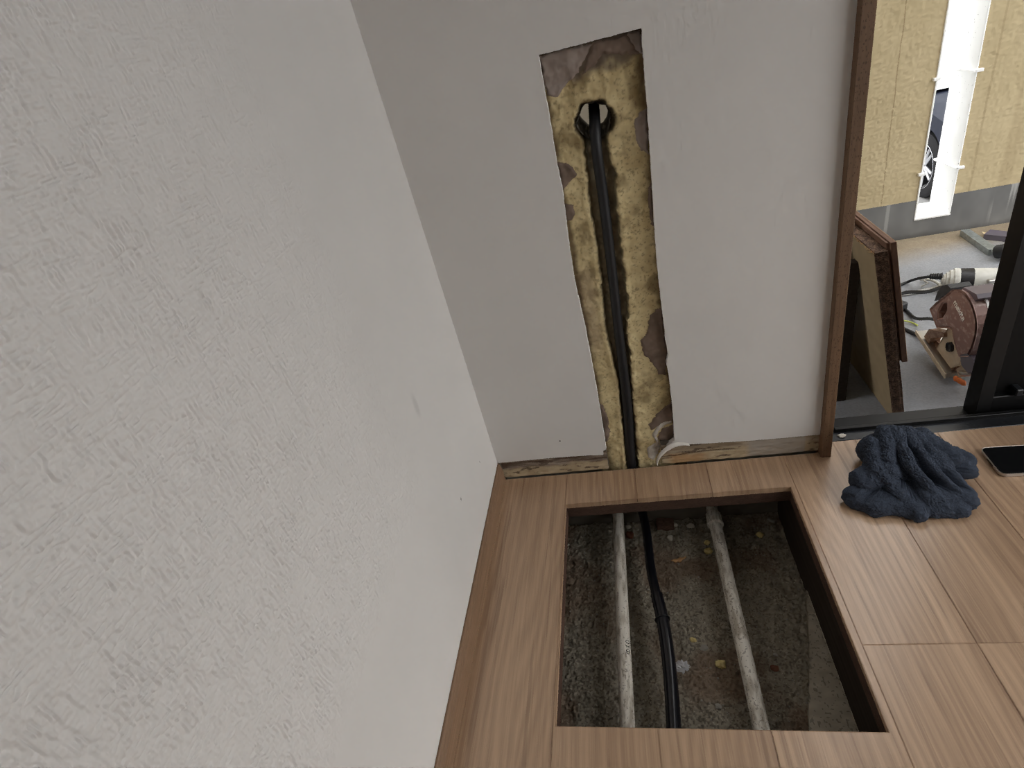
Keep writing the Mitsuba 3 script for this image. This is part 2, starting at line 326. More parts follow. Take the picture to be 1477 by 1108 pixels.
# back wall: papered board with a tall strip cut out of it and a doorway
def jag(pts, amp, seed, step=0.0012):
    L = LineString(pts); n = max(2, int(L.length / step)); q = np.array([L.interpolate(i / n * L.length).coords[0] for i in range(n + 1)])
    e = (meshkit.fbm(np.c_[q * 500, np.full(len(q), seed)], 2, seed) - 0.5) * 2 * amp + (meshkit.fbm(np.c_[q * 70, np.full(len(q), seed + 2.)], 2, seed + 1) - 0.5) * 2 * amp
    d = np.gradient(q, axis=0); d /= np.linalg.norm(d, axis=1, keepdims=True) + 1e-12
    q[1:-1] += np.c_[-d[:, 1], d[:, 0]][1:-1] * e[1:-1, None]
    return [tuple(a) for a in q]
left_cut = [(0.2395, 0.0475), (0.2405, 0.060), (0.2478, 0.062), (0.2481, 0.079), (0.2490, 0.1563), (0.2495, 0.2249), (0.2492, 0.3033), (0.2485, 0.362), (0.2466, 0.4135), (0.2446, 0.4552), (0.2457, 0.5202), (0.2486, 0.5711), (0.2504, 0.608), (0.2510, 0.6272), (0.2495, 0.6611), (0.2503, 0.7077), (0.2507, 0.7428), (0.2506, 0.7809), (0.2504, 0.8162)]
right_cut = [(0.3977, 0.8170), (0.3966, 0.7826), (0.3961, 0.7162), (0.3948, 0.6633), (0.3927, 0.5991), (0.3913, 0.5577), (0.3902, 0.5203), (0.3894, 0.4712), (0.3900, 0.4082), (0.3917, 0.3377), (0.3916, 0.3174), (0.3943, 0.2806), (0.3895, 0.2613), (0.3922, 0.2327), (0.3932, 0.167), (0.3930, 0.121), (0.3912, 0.0691), (0.382, 0.062), (0.374, 0.0546), (0.372, 0.0475)]
lo = [(0, 0.0525), (0.06, 0.0522), (0.10, 0.0527), (0.16, 0.0515), (0.2089, 0.0498)]
lo2 = [(0.3934, 0.0565), (0.45, 0.053), (0.5381, 0.0492), (0.6, 0.0485), (0.6745, 0.0483)]
DX0, DX1, DZ = 0.684, 1.40, 2.02
face = lo + jag(left_cut, 0.0006, 3) + jag([(0.2504, 0.8162), (0.3977, 0.8170)], 0.0006, 5)[1:-1] + jag(right_cut, 0.0007, 9) + lo2 + \
    [(DX0, 0.0483), (DX0, DZ), (DX1, DZ), (DX1, 0.0), (RX, 0.0), (RX, H), (0, H)]
face = Polygon(face).buffer(0)
key = add('wall_back', extr_xz(face, 0.0, 0.0115), 'wallpaper'); lab(key, 'white papered end wall with a tall strip cut out of it, beside the doorway', kind='structure')
# concrete core behind, with the pipe hole
HX, HZ = 0.3165, 0.7100
hole_ring = [(HX + (0.0262 + 0.004 * (meshkit.fbm(np.array([[math.cos(a) * 2.2, math.sin(a) * 2.2, 1.0]]), 3, 4)[0] - 0.5) * 2) * math.cos(a),
              HZ + (0.0268 + 0.004 * (meshkit.fbm(np.array([[math.cos(a) * 2.2, math.sin(a) * 2.2, 4.0]]), 3, 5)[0] - 0.5) * 2) * math.sin(a)) for a in np.arange(56) / 56 * 2 * np.pi]
HOLE = Polygon(hole_ring)
core = sbox(-0.12, -0.35, RX + 0.1, H + 0.1).difference(sbox(DX0 + 0.004, -0.36, DX1, DZ)).difference(HOLE)
add('concrete_core', extr_xz(core, 0.040, 0.15), 'exterior_wall', 'wall_back')
# sprayed foam on the core, seen in the cut: relief with a chased groove, the hole left open
pipe_c = np.array([(0.7100, 0.3170), (0.6858, 0.3145), (0.6089, 0.3140), (0.5611, 0.3136), (0.4996, 0.3124), (0.4061, 0.3102), (0.3448, 0.3085), (0.2596, 0.3070), (0.1474, 0.3040), (0.066, 0.2985), (0.0, 0.2950), (-0.06, 0.294)])
grooveL = np.array([(0.72, 0.2985), (0.6729, 0.2955), (0.6298, 0.2941), (0.6017, 0.2914), (0.5546, 0.2914), (0.4895, 0.2915), (0.431, 0.2895), (0.3692, 0.2855), (0.3343, 0.2860), (0.2824, 0.2903), (0.2172, 0.2941), (0.1118, 0.2900), (0.0277, 0.2860), (-0.02, 0.285)])
grooveR = np.array([(0.72, 0.333), (0.6686, 0.3310), (0.6205, 0.3385), (0.5929, 0.3350), (0.5221, 0.3330), (0.4453, 0.3310), (0.3891, 0.3330), (0.3284, 0.3215), (0.2771, 0.3235), (0.2245, 0.3189), (0.1491, 0.3157), (0.0681, 0.3120), (-0.02, 0.309)])
ip = lambda t, z: np.interp(z, t[::-1, 0], t[::-1, 1])
us, vs = np.linspace(0.228, 0.414, 150), np.linspace(-0.02, 0.832, 640)
U_, V_ = np.meshgrid(us, vs, indexing='ij')
w3 = lambda f, s: meshkit.fbm(np.stack([U_ * f, V_ * f, np.full_like(U_, s)], -1), 4, int(s))
gl = ip(grooveL, V_) + (w3(120, 1) - 0.5) * 0.006; gr = ip(grooveR, V_) + (w3(120, 2) - 0.5) * 0.008
sm = lambda a, b, x: np.clip((x - a) / (b - a), 0, 1) ** 2 * (3 - 2 * np.clip((x - a) / (b - a), 0, 1))
ing = sm(-0.0012, 0.0022, U_ - gl) * sm(-0.0012, 0.0022, gr - U_) * (1 - sm(0.70, 0.735, V_))
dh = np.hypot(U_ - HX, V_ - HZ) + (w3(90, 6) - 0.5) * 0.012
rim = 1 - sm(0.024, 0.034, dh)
bulge = (w3(22, 3) - 0.5) * 0.012 + (w3(110, 4) - 0.5) * 0.0035
lip = np.exp(-((U_ - gl + 0.006) / 0.005) ** 2) * (0.3 + w3(30, 9)) * 0.004 + np.exp(-((gr - U_ + 0.006) / 0.005) ** 2) * w3(30, 12) * 0.004
Yf = 0.017 - bulge - lip * (1 - ing) + ing * (0.015 + (w3(160, 5) - 0.5) * 0.006) + rim * 0.012
Yf = np.clip(Yf, 0.0118, 0.0395)
mix3 = lambda a, b, t: a * (1 - t[..., None]) + b * t[..., None]
c = mix3(np.array(lin(188, 170, 128)), np.array(lin(218, 202, 158)), np.clip(w3(60, 7) * 1.4 - 0.2, 0, 1))
c = mix3(c, np.array(lin(104, 84, 52)), sm(0.52, 0.72, w3(26, 8)) * 0.55)
c = mix3(c, np.array(lin(96, 78, 54)), sm(0.6, 0.75, w3(300, 15)) * 0.45)
c = mix3(c, np.array(lin(172, 154, 126)), (1 - sm(0.262, 0.29, U_)) * sm(0.27, 0.33, V_) * (1 - sm(0.44, 0.5, V_)) * 0.7)
c = mix3(c, np.array(lin(104, 92, 80)), sm(0.768, 0.786, V_ + (w3(40, 19) - 0.5) * 0.03 - 0.25 * np.clip(U_ - 0.33, 0, 1) * 0.6))
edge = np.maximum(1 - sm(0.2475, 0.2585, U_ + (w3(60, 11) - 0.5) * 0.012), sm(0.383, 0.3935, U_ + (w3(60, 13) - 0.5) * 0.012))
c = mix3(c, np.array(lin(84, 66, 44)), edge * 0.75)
c = mix3(c, mix3(np.array(lin(116, 108, 90)), np.array(lin(164, 153, 128)), w3(70, 14)), ing)
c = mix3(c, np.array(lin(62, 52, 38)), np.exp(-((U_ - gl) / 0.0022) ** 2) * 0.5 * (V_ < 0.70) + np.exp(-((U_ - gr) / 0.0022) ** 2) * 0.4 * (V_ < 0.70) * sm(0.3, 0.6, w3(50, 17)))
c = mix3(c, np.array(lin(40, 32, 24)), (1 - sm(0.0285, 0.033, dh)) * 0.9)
m = grid(us, vs, lambda U, V: np.stack([U, Yf, V], -1))
cent = m.vertices[m.faces].mean(1)
inside = np.array(HOLE.buffer(0.0004).contains(__import__('shapely').points(cent[:, 0], cent[:, 2]))) if False else __import__('shapely').contains_xy(HOLE.buffer(0.0006), cent[:, 0], cent[:, 2])
m = trimesh.Trimesh(m.vertices, m.faces[~inside], process=False)
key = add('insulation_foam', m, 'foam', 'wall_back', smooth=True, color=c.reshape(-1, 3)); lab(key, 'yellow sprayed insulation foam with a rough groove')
# ragged lip of the hole
ring = np.array(hole_ring)
n_ = len(ring); V = []; F = []
for k, yy in enumerate((0.020, 0.030, 0.06, 0.10, 0.152)):
    j = (meshkit.fbm(np.c_[ring * 200, np.full(n_, k * 3.)], 3, k + 20) - 0.5) * 0.006 * (k < 4)
    dirv = ring - [HX, HZ]; dirv /= np.linalg.norm(dirv, axis=1, keepdims=True)
    q = ring + dirv * (j - 0.0006)[:, None]
    V.append(np.c_[q[:, 0], np.full(n_, yy), q[:, 1]])
for k in range(4):
    for a in range(n_):
        b = (a + 1) % n_
        F += [(k * n_ + a, k * n_ + b, (k + 1) * n_ + b), (k * n_ + a, (k + 1) * n_ + b, (k + 1) * n_ + a)]
add('pipe_hole', trimesh.Trimesh(np.vstack(V), F, process=False), 'crawl_concrete', 'wall_back', smooth=True)
# dabs of old board adhesive left on the foam
dabs = [('wall_glue', [(0.2497, 0.8141), (0.2916, 0.8150), (0.3292, 0.8131), (0.3175, 0.799), (0.3026, 0.7809), (0.2831, 0.7675), (0.263, 0.7538), (0.2497, 0.7608)], 0),
    ('dark_glue', [(0.3292, 0.8131), (0.3785, 0.8150), (0.3957, 0.7837), (0.3616, 0.7913), (0.3435, 0.7974), (0.327, 0.782), (0.3069, 0.7777), (0.3202, 0.8005)], 0),
    ('wall_glue', [(0.3785, 0.8160), (0.3977, 0.8149), (0.398, 0.7832), (0.3912, 0.7847), (0.3814, 0.8014)], 0),
    ('wall_glue', [(0.3966, 0.7118), (0.3950, 0.6453), (0.3802, 0.653), (0.3731, 0.6931), (0.3832, 0.7073)], 0),
    ('dark_glue', [(0.2497, 0.6642), (0.2689, 0.6556), (0.2793, 0.638), (0.2607, 0.6232), (0.2487, 0.6175)], 0),
    ('dark_glue', [(0.3882, 0.605), (0.3949, 0.595), (0.3925, 0.5284), (0.3855, 0.5298), (0.3859, 0.5723)], 0),
    ('dark_glue', [(0.2477, 0.5962), (0.2621, 0.5924), (0.2642, 0.5766), (0.2573, 0.5636), (0.2466, 0.563)], 0),
    ('dark_glue', [(0.3925, 0.375), (0.3935, 0.3135), (0.3955, 0.2695), (0.3864, 0.2253), (0.3724, 0.231), (0.3631, 0.2572), (0.3505, 0.2765), (0.3454, 0.3113), (0.3570, 0.3194), (0.3597, 0.3271), (0.3677, 0.3583), (0.3788, 0.3708)], 0),
    ('dark_glue', [(0.3944, 0.1615), (0.3953, 0.1108), (0.368, 0.1063), (0.348, 0.0887), (0.3433, 0.1056), (0.3643, 0.1347)], 0),
    ('dark_glue', [(0.3951, 0.1068), (0.392, 0.0539), (0.3662, 0.0446), (0.3558, 0.0711), (0.3667, 0.0903)], 0),
    ('white_glue', [(0.3921, 0.1153), (0.362, 0.1072), (0.3472, 0.0805), (0.3530, 0.0503), (0.3320, 0.0405), (0.3348, 0.0139), (0.346, 0.004), (0.3627, 0.0407), (0.3558, 0.0711), (0.3671, 0.0943), (0.3915, 0.1075)], 1),
    ('dark_glue', [(0.246, 0.1745), (0.2567, 0.173), (0.2614, 0.1363), (0.2609, 0.0994), (0.2531, 0.0675), (0.2451, 0.0685)], 0)]
from scipy.interpolate import RegularGridInterpolator
foam_y = RegularGridInterpolator((us, vs), Yf, bounds_error=False, fill_value=0.017)
for i, (mat, pts, top) in enumerate(dabs):
    pl = blob_poly(pts, i + 1, 0.0035)
    pl = max(getattr(pl, 'geoms', [pl]), key=lambda g: g.area)
    gx0, gz0, gx1, gz1 = pl.bounds
    mm = extr(pl, 0.001)
    q = np.array(mm.triangles_center)
    # dome-shaped dab: triangulated outline refined on a grid
    xs, zs = np.arange(gx0 - .001, gx1 + .002, 0.0014), np.arange(gz0 - .001, gz1 + .002, 0.0014)
    GX, GZ = np.meshgrid(xs, zs, indexing='ij')
    sh = __import__('shapely'); dist = sh.distance(sh.points(GX.ravel(), GZ.ravel()), pl.exterior).reshape(GX.shape)
    ins = sh.contains_xy(pl, GX.ravel(), GZ.ravel()).reshape(GX.shape)
    hgt = np.where(ins, sm(0, 0.0035, dist) * 0.0026, -dist * 0.9)
    hgt += (meshkit.fbm(np.stack([GX * 130, GZ * 130, np.full_like(GX, i)], -1), 3, i) - 0.5) * 0.0016
    yy = np.maximum(foam_y(np.stack([GX, GZ], -1)) - hgt, 0.0114) + np.where(ins, 0, 0.0012)
    g = grid(xs, zs, lambda U, V: np.stack([U, yy, V], -1))
    keep = ins.ravel()[g.faces].any(1)
    add('adhesive_dab', trimesh.Trimesh(g.vertices, g.faces[keep], process=False), mat, 'wall_back', smooth=True)
# bare plaster along the foot of the wall where a skirting board has come off
def foot_strip(x0, x1, seed):
    xs, zs = np.linspace(x0, x1, int((x1 - x0) / 0.0016)), np.linspace(0.0035, 0.056, 34)
    X, Z = np.meshgrid(xs, zs, indexing='ij')
    f = lambda a, b, s: meshkit.fbm(np.stack([X * a, Z * b, np.full_like(X, s)], -1), 4, s)
    y = 0.0035 + (f(60, 200, seed) - 0.5) * 0.004
    cc = mix3(np.array(lin(150, 132, 106)), np.array(lin(186, 170, 142)), f(60, 60, seed + 1))
    band = sm(0.024, 0.034, Z + (f(40, 60, seed + 2) - 0.5) * 0.02)
    cc = mix3(cc, mix3(np.array(lin(78, 62, 52)), np.array(lin(150, 138, 126)), np.clip(f(26, 220, seed + 3) * 2.2 - 0.75, 0, 1)), band * (0.95 if x0 < 0.2 else 0.55))
    cc = mix3(cc, np.array(lin(58, 42, 32)), sm(0.60, 0.72, f(50, 160, seed + 4)) * 0.7)
    if x0 > 0.2:
        cc = mix3(cc, np.array(lin(160, 152, 142)), sm(0.53, 0.545, X) * (1 - sm(0.645, 0.65, X)) * 0.85)
        cc = mix3(cc, np.array(lin(156, 112, 66)), sm(0.37, 0.39, X) * (1 - sm(0.43, 0.47, X)) * (1 - band) * 0.6)
        ln = np.exp(-((Z - 0.026 - 0.003 * np.sin(X * 30)) / 0.0016) ** 2) * (1 - sm(0.5, 0.53, X))
        cc = mix3(cc, np.array(lin(46, 34, 26)), ln * 0.9); y = y + ln * 0.003
    g = grid(xs, zs, lambda U, V: np.stack([U, y, V], -1))
    k = add('bare_plaster_strip', g, 'plaster_stained', 'wall_back', smooth=True, color=cc.reshape(-1, 3))
    add('plaster_backing', box(x0, x1, 0.0075, 0.04, 0.0035, 0.06), 'crawl_concrete', 'wall_back')
foot_strip(0.006, 0.246, 31); foot_strip(0.362, 0.6745, 57)
# small crumbs at the ends of the plaster, hanging fuzz of paper and the curled flap
def ribbon(line, w, yoff, n=26):
    P = spline(line, n); ww = np.interp(np.linspace(0, 1, n), *zip(*w))
    d = np.gradient(P, axis=0); d /= np.linalg.norm(d, axis=1, keepdims=True)
    nn = np.stack([-d[:, 2], np.zeros(n), d[:, 0]], 1)
    V = []
    for k in np.linspace(-1, 1, 5): V.append(P + nn * (ww * k / 2)[:, None] + np.array([0, -1, 0]) * (yoff * (1 - k * k) + 0.001) )
    V = np.vstack(V); F = []
    for a in range(4):
        for b in range(n - 1): F += [(a * n + b, a * n + b + 1, (a + 1) * n + b + 1), (a * n + b, (a + 1) * n + b + 1, (a + 1) * n + b)]
    return trimesh.Trimesh(V, F, process=False)
key = add('torn_paper_flap', ribbon([(0.420, -0.002, 0.0570), (0.391, -0.003, 0.0600), (0.372, -0.006, 0.0525), (0.359, -0.008, 0.040), (0.3505, -0.006, 0.012)], [(0, 0.004), (0.3, 0.013), (0.7, 0.009), (1, 0.002)], 0.005), 'paper_white', 'wall_back', smooth=True)
lab(key, 'curled flap of torn white wallpaper')
fz = []
fr = np.random.default_rng(3)
for side, cut in ((1, left_cut), (-1, right_cut)):
    L = LineString(cut)
    for i in range(150):
        p = L.interpolate(fr.uniform(0, L.length)).coords[0]
        if side < 0 and p[1] < 0.08: continue
        l_, a = fr.uniform(0.001, 0.0042), fr.uniform(-1.2, 0.5)
        d = np.array([-side * math.cos(a) * (1 if fr.random() < 0.45 else -1), fr.uniform(-0.6, 0.1), math.sin(a) - 0.4]); d *= l_ / np.linalg.norm(d)
        o = np.array([p[0], 0.0005, p[1]]); w = np.array([0.0, -0.0002, 0.0004])
        fz.append(trimesh.Trimesh([o - w, o + w, o + d * 0.6 + w * 0.6 + [0, -0.0004, 0], o + d], [(0, 1, 2), (0, 2, 3)], process=False))
key = add('paper_fuzz', cat(*fz), 'paper_white', 'wall_back'); lab(key, 'torn paper fibres along the cut edges', kind='stuff')

# door casing, frame and sill
key = add('trim_1', box(0.6728, 0.6915, -0.0155, 0.032, -0.0005, DZ + 0.02, 0.0012), 'brown_trim'); lab(key, 'brown wooden door casing at the right end of the papered wall', kind='structure')
key = add('trim_2', box(0.6728, DX1 + 0.02, -0.0155, 0.032, DZ, DZ + 0.02, 0.0012), 'brown_trim'); lab(key, kind='structure')
f = sbox(DX0 - 0.0, 0, DX1, DZ).difference(sbox(DX0 + 0.012, -0.01, DX1 - 0.03, DZ - 0.02))
key = add('door_1', extr_xz(f, 0.033, 0.148), 'black_metal'); lab(key, 'black metal frame of the sliding doorway', kind='structure')
key = add('sill', cat(box(DX0 + 0.006, DX1, 0.0305, 0.066, -0.03, -0.004, 0.001), box(DX0 + 0.006, DX1, 0.070, 0.102, -0.05, -0.022, 0.001), box(DX0 + 0.006, DX1, 0.0302, 0.0365, -0.03, 0.0005, 0.001)), 'sill_metal', 'door_1'); lab(key, 'flat dark metal sill')
add('sill_rail', cat(box(DX0 + 0.04, DX1, 0.0625, 0.072, -0.02, 0.0045, 0.001), box(DX0 + 0.014, DX1, 0.1022, 0.132, -0.08, -0.0218, 0.001)), 'black_metal', 'door_1')
# sliding leaf: stile, rails and a dark infill panel, pushed to the right
t = numbered('door_2'); lab(t, 'black sliding door leaf on the right with a narrow stile and dark panel', kind='structure')
SX, SY = 0.993, 0.090
add('stile', cat(box(SX, SX + 0.026, SY - 0.008, SY + 0.034, -0.0215, DZ - 0.022, 0.0015), box(SX - 0.0012, SX + 0.0012, SY - 0.0095, SY - 0.006, -0.0215, DZ - 0.022, 0.0005)), 'black_metal', t)
add('stile', box(1.325, 1.37, SY - 0.008, SY + 0.034, -0.0215, DZ - 0.022, 0.0015), 'black_metal', t)
add('panel', box(SX + 0.024, 1.33, SY + 0.012, SY + 0.02, -0.01, DZ - 0.03), 'black_panel', t)
add('bottom_rail', cat(box(SX + 0.027, 1.325, SY - 0.002, SY + 0.03, -0.012, 0.028, 0.002)), 'black_metal', t)
add('latch', cat(box(1.055, 1.068, SY - 0.010, SY + 0.013, 0.030, 0.046, 0.002), tube([(1.068, SY - 0.004, 0.041), (1.084, SY - 0.006, 0.033), (1.10, SY - 0.006, 0.030), (1.17, SY - 0.004, 0.030)], 0.0022, 8)), 'sill_metal', t)

# ------------------------------------------------------------------ floor: boards, chipboard under them, the hatch cut through both
HATCH = Polygon([(0.1512, -0.0925), (0.5965, -0.0895), (0.5935, -0.5378), (0.1540, -0.5370)])
sub = unary_union([sbox(0, RY, RX, -0.0005), sbox(DX0 + 0.006, -0.001, DX1, 0.030)]).difference(HATCH.buffer(-0.0005))
mm = extr(sub, 0.0252); mm.apply_translation((0, 0, -0.0375))
far = sub.difference(sbox(0, -1.32, RX, 0.1))
m2 = extr(far, 0.0121); m2.apply_translation((0, 0, -0.0122))
key = add('floor', m2, 'oak_floor'); lab(key, 'pale oak plank floor with a square hatch cut in it', kind='structure')
key = add('subfloor', mm, 'subfloor_board', 'floor'); lab(key, 'brown chipboard layer under the planks, seen at the hatch edge')
seam = [0.0, 0.1506, 0.3013, 0.4502, 0.6045, 0.7505, 0.9002, 1.05, 1.20, 1.35, 1.50, 1.65, 1.80, 1.95]
butt = {0: [-1.32], 1: [-0.86], 2: [-0.74], 3: [-0.98], 4: [-0.4175], 5: [-0.4175], 6: [-0.4175], 7: [-0.80], 8: [-0.418]}
for i in range(13):
    ys = [-1.32] + sorted(b for b in butt.get(i, [-0.4175 - 0.2 * (i % 3)]) if b > -1.32) + [0.031]
    for a, b in zip(ys[:-1], ys[1:]):
        g = sbox(seam[i] + 0.00045, a + 0.0004, seam[i + 1] - 0.00045, b - 0.0004)
        dom = unary_union([sbox(0.0, -2, RX, -0.0005), sbox(0.6735, -0.0006, DX1, 0.0302)])
        g = g.intersection(dom).difference(HATCH).buffer(0)
        for gg in getattr(g, 'geoms', [g]):
            if gg.area < 1e-5: continue
            add('plank', bevel(gg.simplify(1e-6), -0.0122, 0.0, 0.0006), 'oak_floor', 'floor')
prof = [(0.0005, 0.0), (0.0078, 0.0), (0.0078, 0.036), (0.0068, 0.0368), (0.0068, 0.0392), (0.0064, 0.040), (0.0064, 0.0440), (0.0050, 0.0450), (0.0050, 0.0465), (0.0046, 0.0472), (0.0046, 0.0508), (0.0034, 0.0522), (0.0005, 0.0522)]
mm = remap(extr(Polygon(prof), -RY - 0.002), (0, RY, 0), (1, 0, 0), (0, 0, 1), (0, 1, 0))
key = add('baseboard_left', mm, 'base_trim'); lab(key, 'low brown grooved skirting board at the foot of the left wall', kind='structure')

# ------------------------------------------------------------------ crawl space under the hatch
GZ0 = -0.20
xs, ys = np.r_[np.linspace(-0.1, 0.09, 20), np.arange(0.092, 0.64, 0.0017), np.linspace(0.645, 0.98, 30)], np.r_[np.linspace(-0.86, -0.49, 30), np.arange(-0.488, 0.028, 0.0017), 0.028]
def gh(X, Y):
    f = lambda s, a: meshkit.fbm(np.stack([X * s, Y * s, np.full_like(X, a)], -1), 4, int(a))
    return GZ0 + (f(9, 1) - 0.5) * 0.016 + (f(70, 2) - 0.5) * 0.010 + np.clip(f(240, 7) - 0.5, 0, 1) * 0.012 + np.clip(meshkit.noise(np.stack([X * 130, Y * 130, X * 0], -1), 9) - 0.78, 0, 1) * 0.022
key = add('crawl_ground', grid(xs, ys, lambda X, Y: np.stack([X, Y, gh(X, Y)], -1)), 'dirt', smooth=True); lab(key, 'rough brown earth under the floor, seen through the hatch', kind='structure')
key = add('crawl_base', box(-0.12, RX, RY, 0.04, -0.34, -0.235), 'dirt'); lab(key, kind='structure')
key = add('foundation_back', box(-0.12, RX, 0.029, 0.102, -0.35, -0.0375), 'crawl_concrete'); lab(key, kind='structure')
key = add('foundation_left', box(-0.12, 0.0, RY, 0.03, -0.35, -0.0125), 'crawl_concrete'); lab(key, kind='structure')
gz = lambda x, y: float(gh(np.array([[x]]), np.array([[y]]))[0, 0])

t = thing('drain_pipe', 'dirty white plastic pipe under the hatch with handwritten mark, left one', 'pipe', 'white drain pipes under the hatch')
add('tube', tube(np.c_[np.linspace(0.2470, 0.2438, 40), np.linspace(0.029, -0.95, 40), -0.150 + 0.0008 * np.sin(np.arange(40) / 5)], 0.0128, 20), 'dirty_pvc', t, smooth=40)
tm = meshkit.text_mesh('Φ10', 0.0085, 0.0002)
v = np.array(tm.vertices)
# text runs along +y up the pipe; wrapped on the pipe surface
ang = np.radians(42) - (v[:, 1] - 0.0042) / 0.013
tm.vertices = np.c_[0.2458 + (0.0130 + v[:, 2]) * np.sin(ang), -0.345 + v[:, 0] * 1.15, -0.1497 + (0.0130 + v[:, 2]) * np.cos(ang)]
key = add('handwriting', tm, 'ink_black', t); lab(key, 'black handwritten mark')
t = thing('drain_pipe', 'dirty white plastic pipe under the hatch with a coupling ring, right one', 'pipe', 'white drain pipes under the hatch')
add('tube', tube(np.c_[np.linspace(0.4612, 0.4535, 40), np.linspace(0.029, -0.95, 40), np.full(40, -0.158)], 0.0132, 20), 'dirty_pvc', t, smooth=40)
add('coupling', lathe2([(0, 0.0133), (0, 0.0165), (0.022, 0.0165), (0.024, 0.0155), (0.026, 0.0178), (0.030, 0.0178), (0.032, 0.0133)], (0.4606, -0.004, -0.158), (-0.0079, -1, 0), 24), 'dirty_pvc', t, smooth=40)
t = thing('supply_pipe', 'glossy black pipe lying between the two white pipes under the floor', 'pipe')
P = spline([(0.300, 0.029, -0.150), (0.3035, 0.012, -0.150), (0.3105, -0.15, -0.151), (0.3172, -0.225, -0.150), (0.3225, -0.29, -0.150)], 50)
add('tube', tube(P, 0.0098, 18), 'black_gloss', t, smooth=40)
P = spline([(0.3165, -0.214, -0.150), (0.3240, -0.30, -0.150), (0.3205, -0.47, -0.152), (0.318, -0.95, -0.152)], 60)
add('sleeve', tube(P, 0.0122, 20), 'black_gloss', t, smooth=40)
a = np.arange(25) / 24 * 2 * np.pi
add('ring', tube(np.c_[0.3222 + 0.0136 * np.cos(a), -0.2685 + 0.002 * np.cos(a), -0.150 + 0.0136 * np.sin(a)], 0.0014, 8, caps=False), 'tool_black', t, smooth=True)

t = thing('wall_pipe', 'black insulated pipe running down the groove in the cut-open wall', 'pipe')
pth = [(HX + 0.004, 0.175, HZ + 0.028), (HX + 0.002, 0.11, HZ + 0.022), (HX + 0.001, 0.06, HZ + 0.010), (HX, 0.030, HZ - 0.004), (0.3150, 0.0165, 0.690)]
pth += [(x, 0.0165 + 0.002 * (z < 0.08), z) for z, x in pipe_c[2:-1]] + [(0.294, 0.020, -0.06)]
P = spline(pth, 140)
r = 0.0088 + 0.0022 * np.clip((0.40 - P[:, 2]) / 0.5, 0, 1)
add('jacket', tube(P, r, 18), 'black_rubber', t, smooth=40)

# pale flat piece lying on the earth
tri = Polygon([(0.602, -0.250), (0.603, -0.47), (0.60, -0.75), (0.50, -0.75), (0.530, -0.45), (0.575, -0.33)])
mm = bevel(blob_poly([(0.6045, -0.190), (0.6045, -0.47), (0.602, -0.72), (0.515, -0.72), (0.536, -0.44), (0.580, -0.29)], 3, 0.0015, 0.006), -0.205, -0.1855, 0.002)
key = add('mortar_slab', mm, 'pale_mortar'); lab(key, 'pale wedge-shaped slab lying flat on the earth at the right of the hatch', 'slab')
key = add('shade_joist', box(0.606, 0.666, -0.95, 0.028, -0.24, -0.0378, 0.002), 'dark_shade_timber'); lab(key, 'wooden joist darkened to stand for the shade under the right edge of the hatch', 'joist')  # near-black joist put in where the underfloor shadow falls

# debris on the earth, each piece its own
def crumb(name, mat, x, y, r, seed, label, c_, flat=0.6, amp=0.5, group=None):
    k = add(name, lump((x, y, gz(x, y) + r * flat * 0.75), (r, r * 0.8, r * flat), seed, amp), mat, None, smooth=50)
    return lab(k, label, c_, group or ('crumbs on the earth under the floor' if c_ == 'crumb' else None))
crumb('foam_lump', 'foam_chip', 0.4177, -0.330, 0.0085, 2, 'yellow foam lump on the earth beside the right white pipe', 'foam lump', 0.9, 0.8)
crumb('foam_crumb', 'foam_chip', 0.4384, -0.0500, 0.0062, 3, 'yellow foam crumb behind, touching the left of the right white pipe', 'crumb', 0.8, 0.6)
crumb('foam_crumb', 'foam_chip', 0.4378, -0.0720, 0.0082, 4, 'larger yellow foam crumb just in front of another by the right white pipe', 'crumb', 0.8, 0.6)
crumb('foam_crumb', 'foam_chip', 0.5537, -0.0355, 0.0075, 5, 'dim yellow foam crumb alone to the right of the right white pipe', 'crumb', 0.8, 0.6)
crumb('plaster_crumb', 'white_chip', 0.3596, -0.0270, 0.0068, 6, 'white plaster crumb in front of the broken brick piece', 'crumb', 1.0, 0.5)
crumb('plaster_crumb', 'white_chip', 0.3765, 0.0060, 0.0050, 7, 'small white crumb just right of the broken brick piece', 'crumb', 0.8, 0.5)
crumb('plaster_crumb', 'white_chip', 0.1211, -0.0344, 0.0032, 8, 'tiny white crumb near the left edge of the hatch', 'crumb', 0.8, 0.4)
crumb('plaster_crumb', 'grey_chip', 0.3932, -0.2985, 0.0075, 9, 'flat grey plaster flake between the black pipe and the yellow foam lump', 'crumb', 0.45, 0.5)
crumb('foam_crumb', 'foam_chip', 0.3752, -0.2837, 0.0060, 10, 'tan crumb left of the flat grey plaster flake', 'crumb', 0.55, 0.7)
crumb('earth_lump', 'dirt', 0.4400, -0.2560, 0.0105, 11, 'rounded earth-coloured stone beside the left of the right white pipe', 'stone', 0.7, 0.4)
crumb('plaster_crumb', 'grey_chip', 0.3997, -0.4073, 0.0058, 12, 'grey crumb in front of the yellow foam lump near the front edge', 'crumb', 0.7, 0.6)
crumb('brick_crumb', 'red_chip', 0.2680, -0.0160, 0.0100, 13, 'reddish crumb lying right beside the left white pipe at the back', 'crumb', 0.9, 0.6)
crumb('brick_crumb', 'red_chip', 0.5082, -0.3398, 0.0068, 14, 'reddish fragment on the earth to the right of the right white pipe', 'crumb', 0.4, 0.5)
crumb('plaster_crumb', 'grey_chip', 0.5150, -0.318, 0.0042, 15, 'small grey crumb just behind the reddish fragment', 'crumb', 0.7, 0.5)
crumb('plaster_crumb', 'white_chip', 0.2660, 0.012, 0.0068, 16, 'dim white crumb at the back between the left white and the black pipe', 'crumb', 0.5, 0.5)
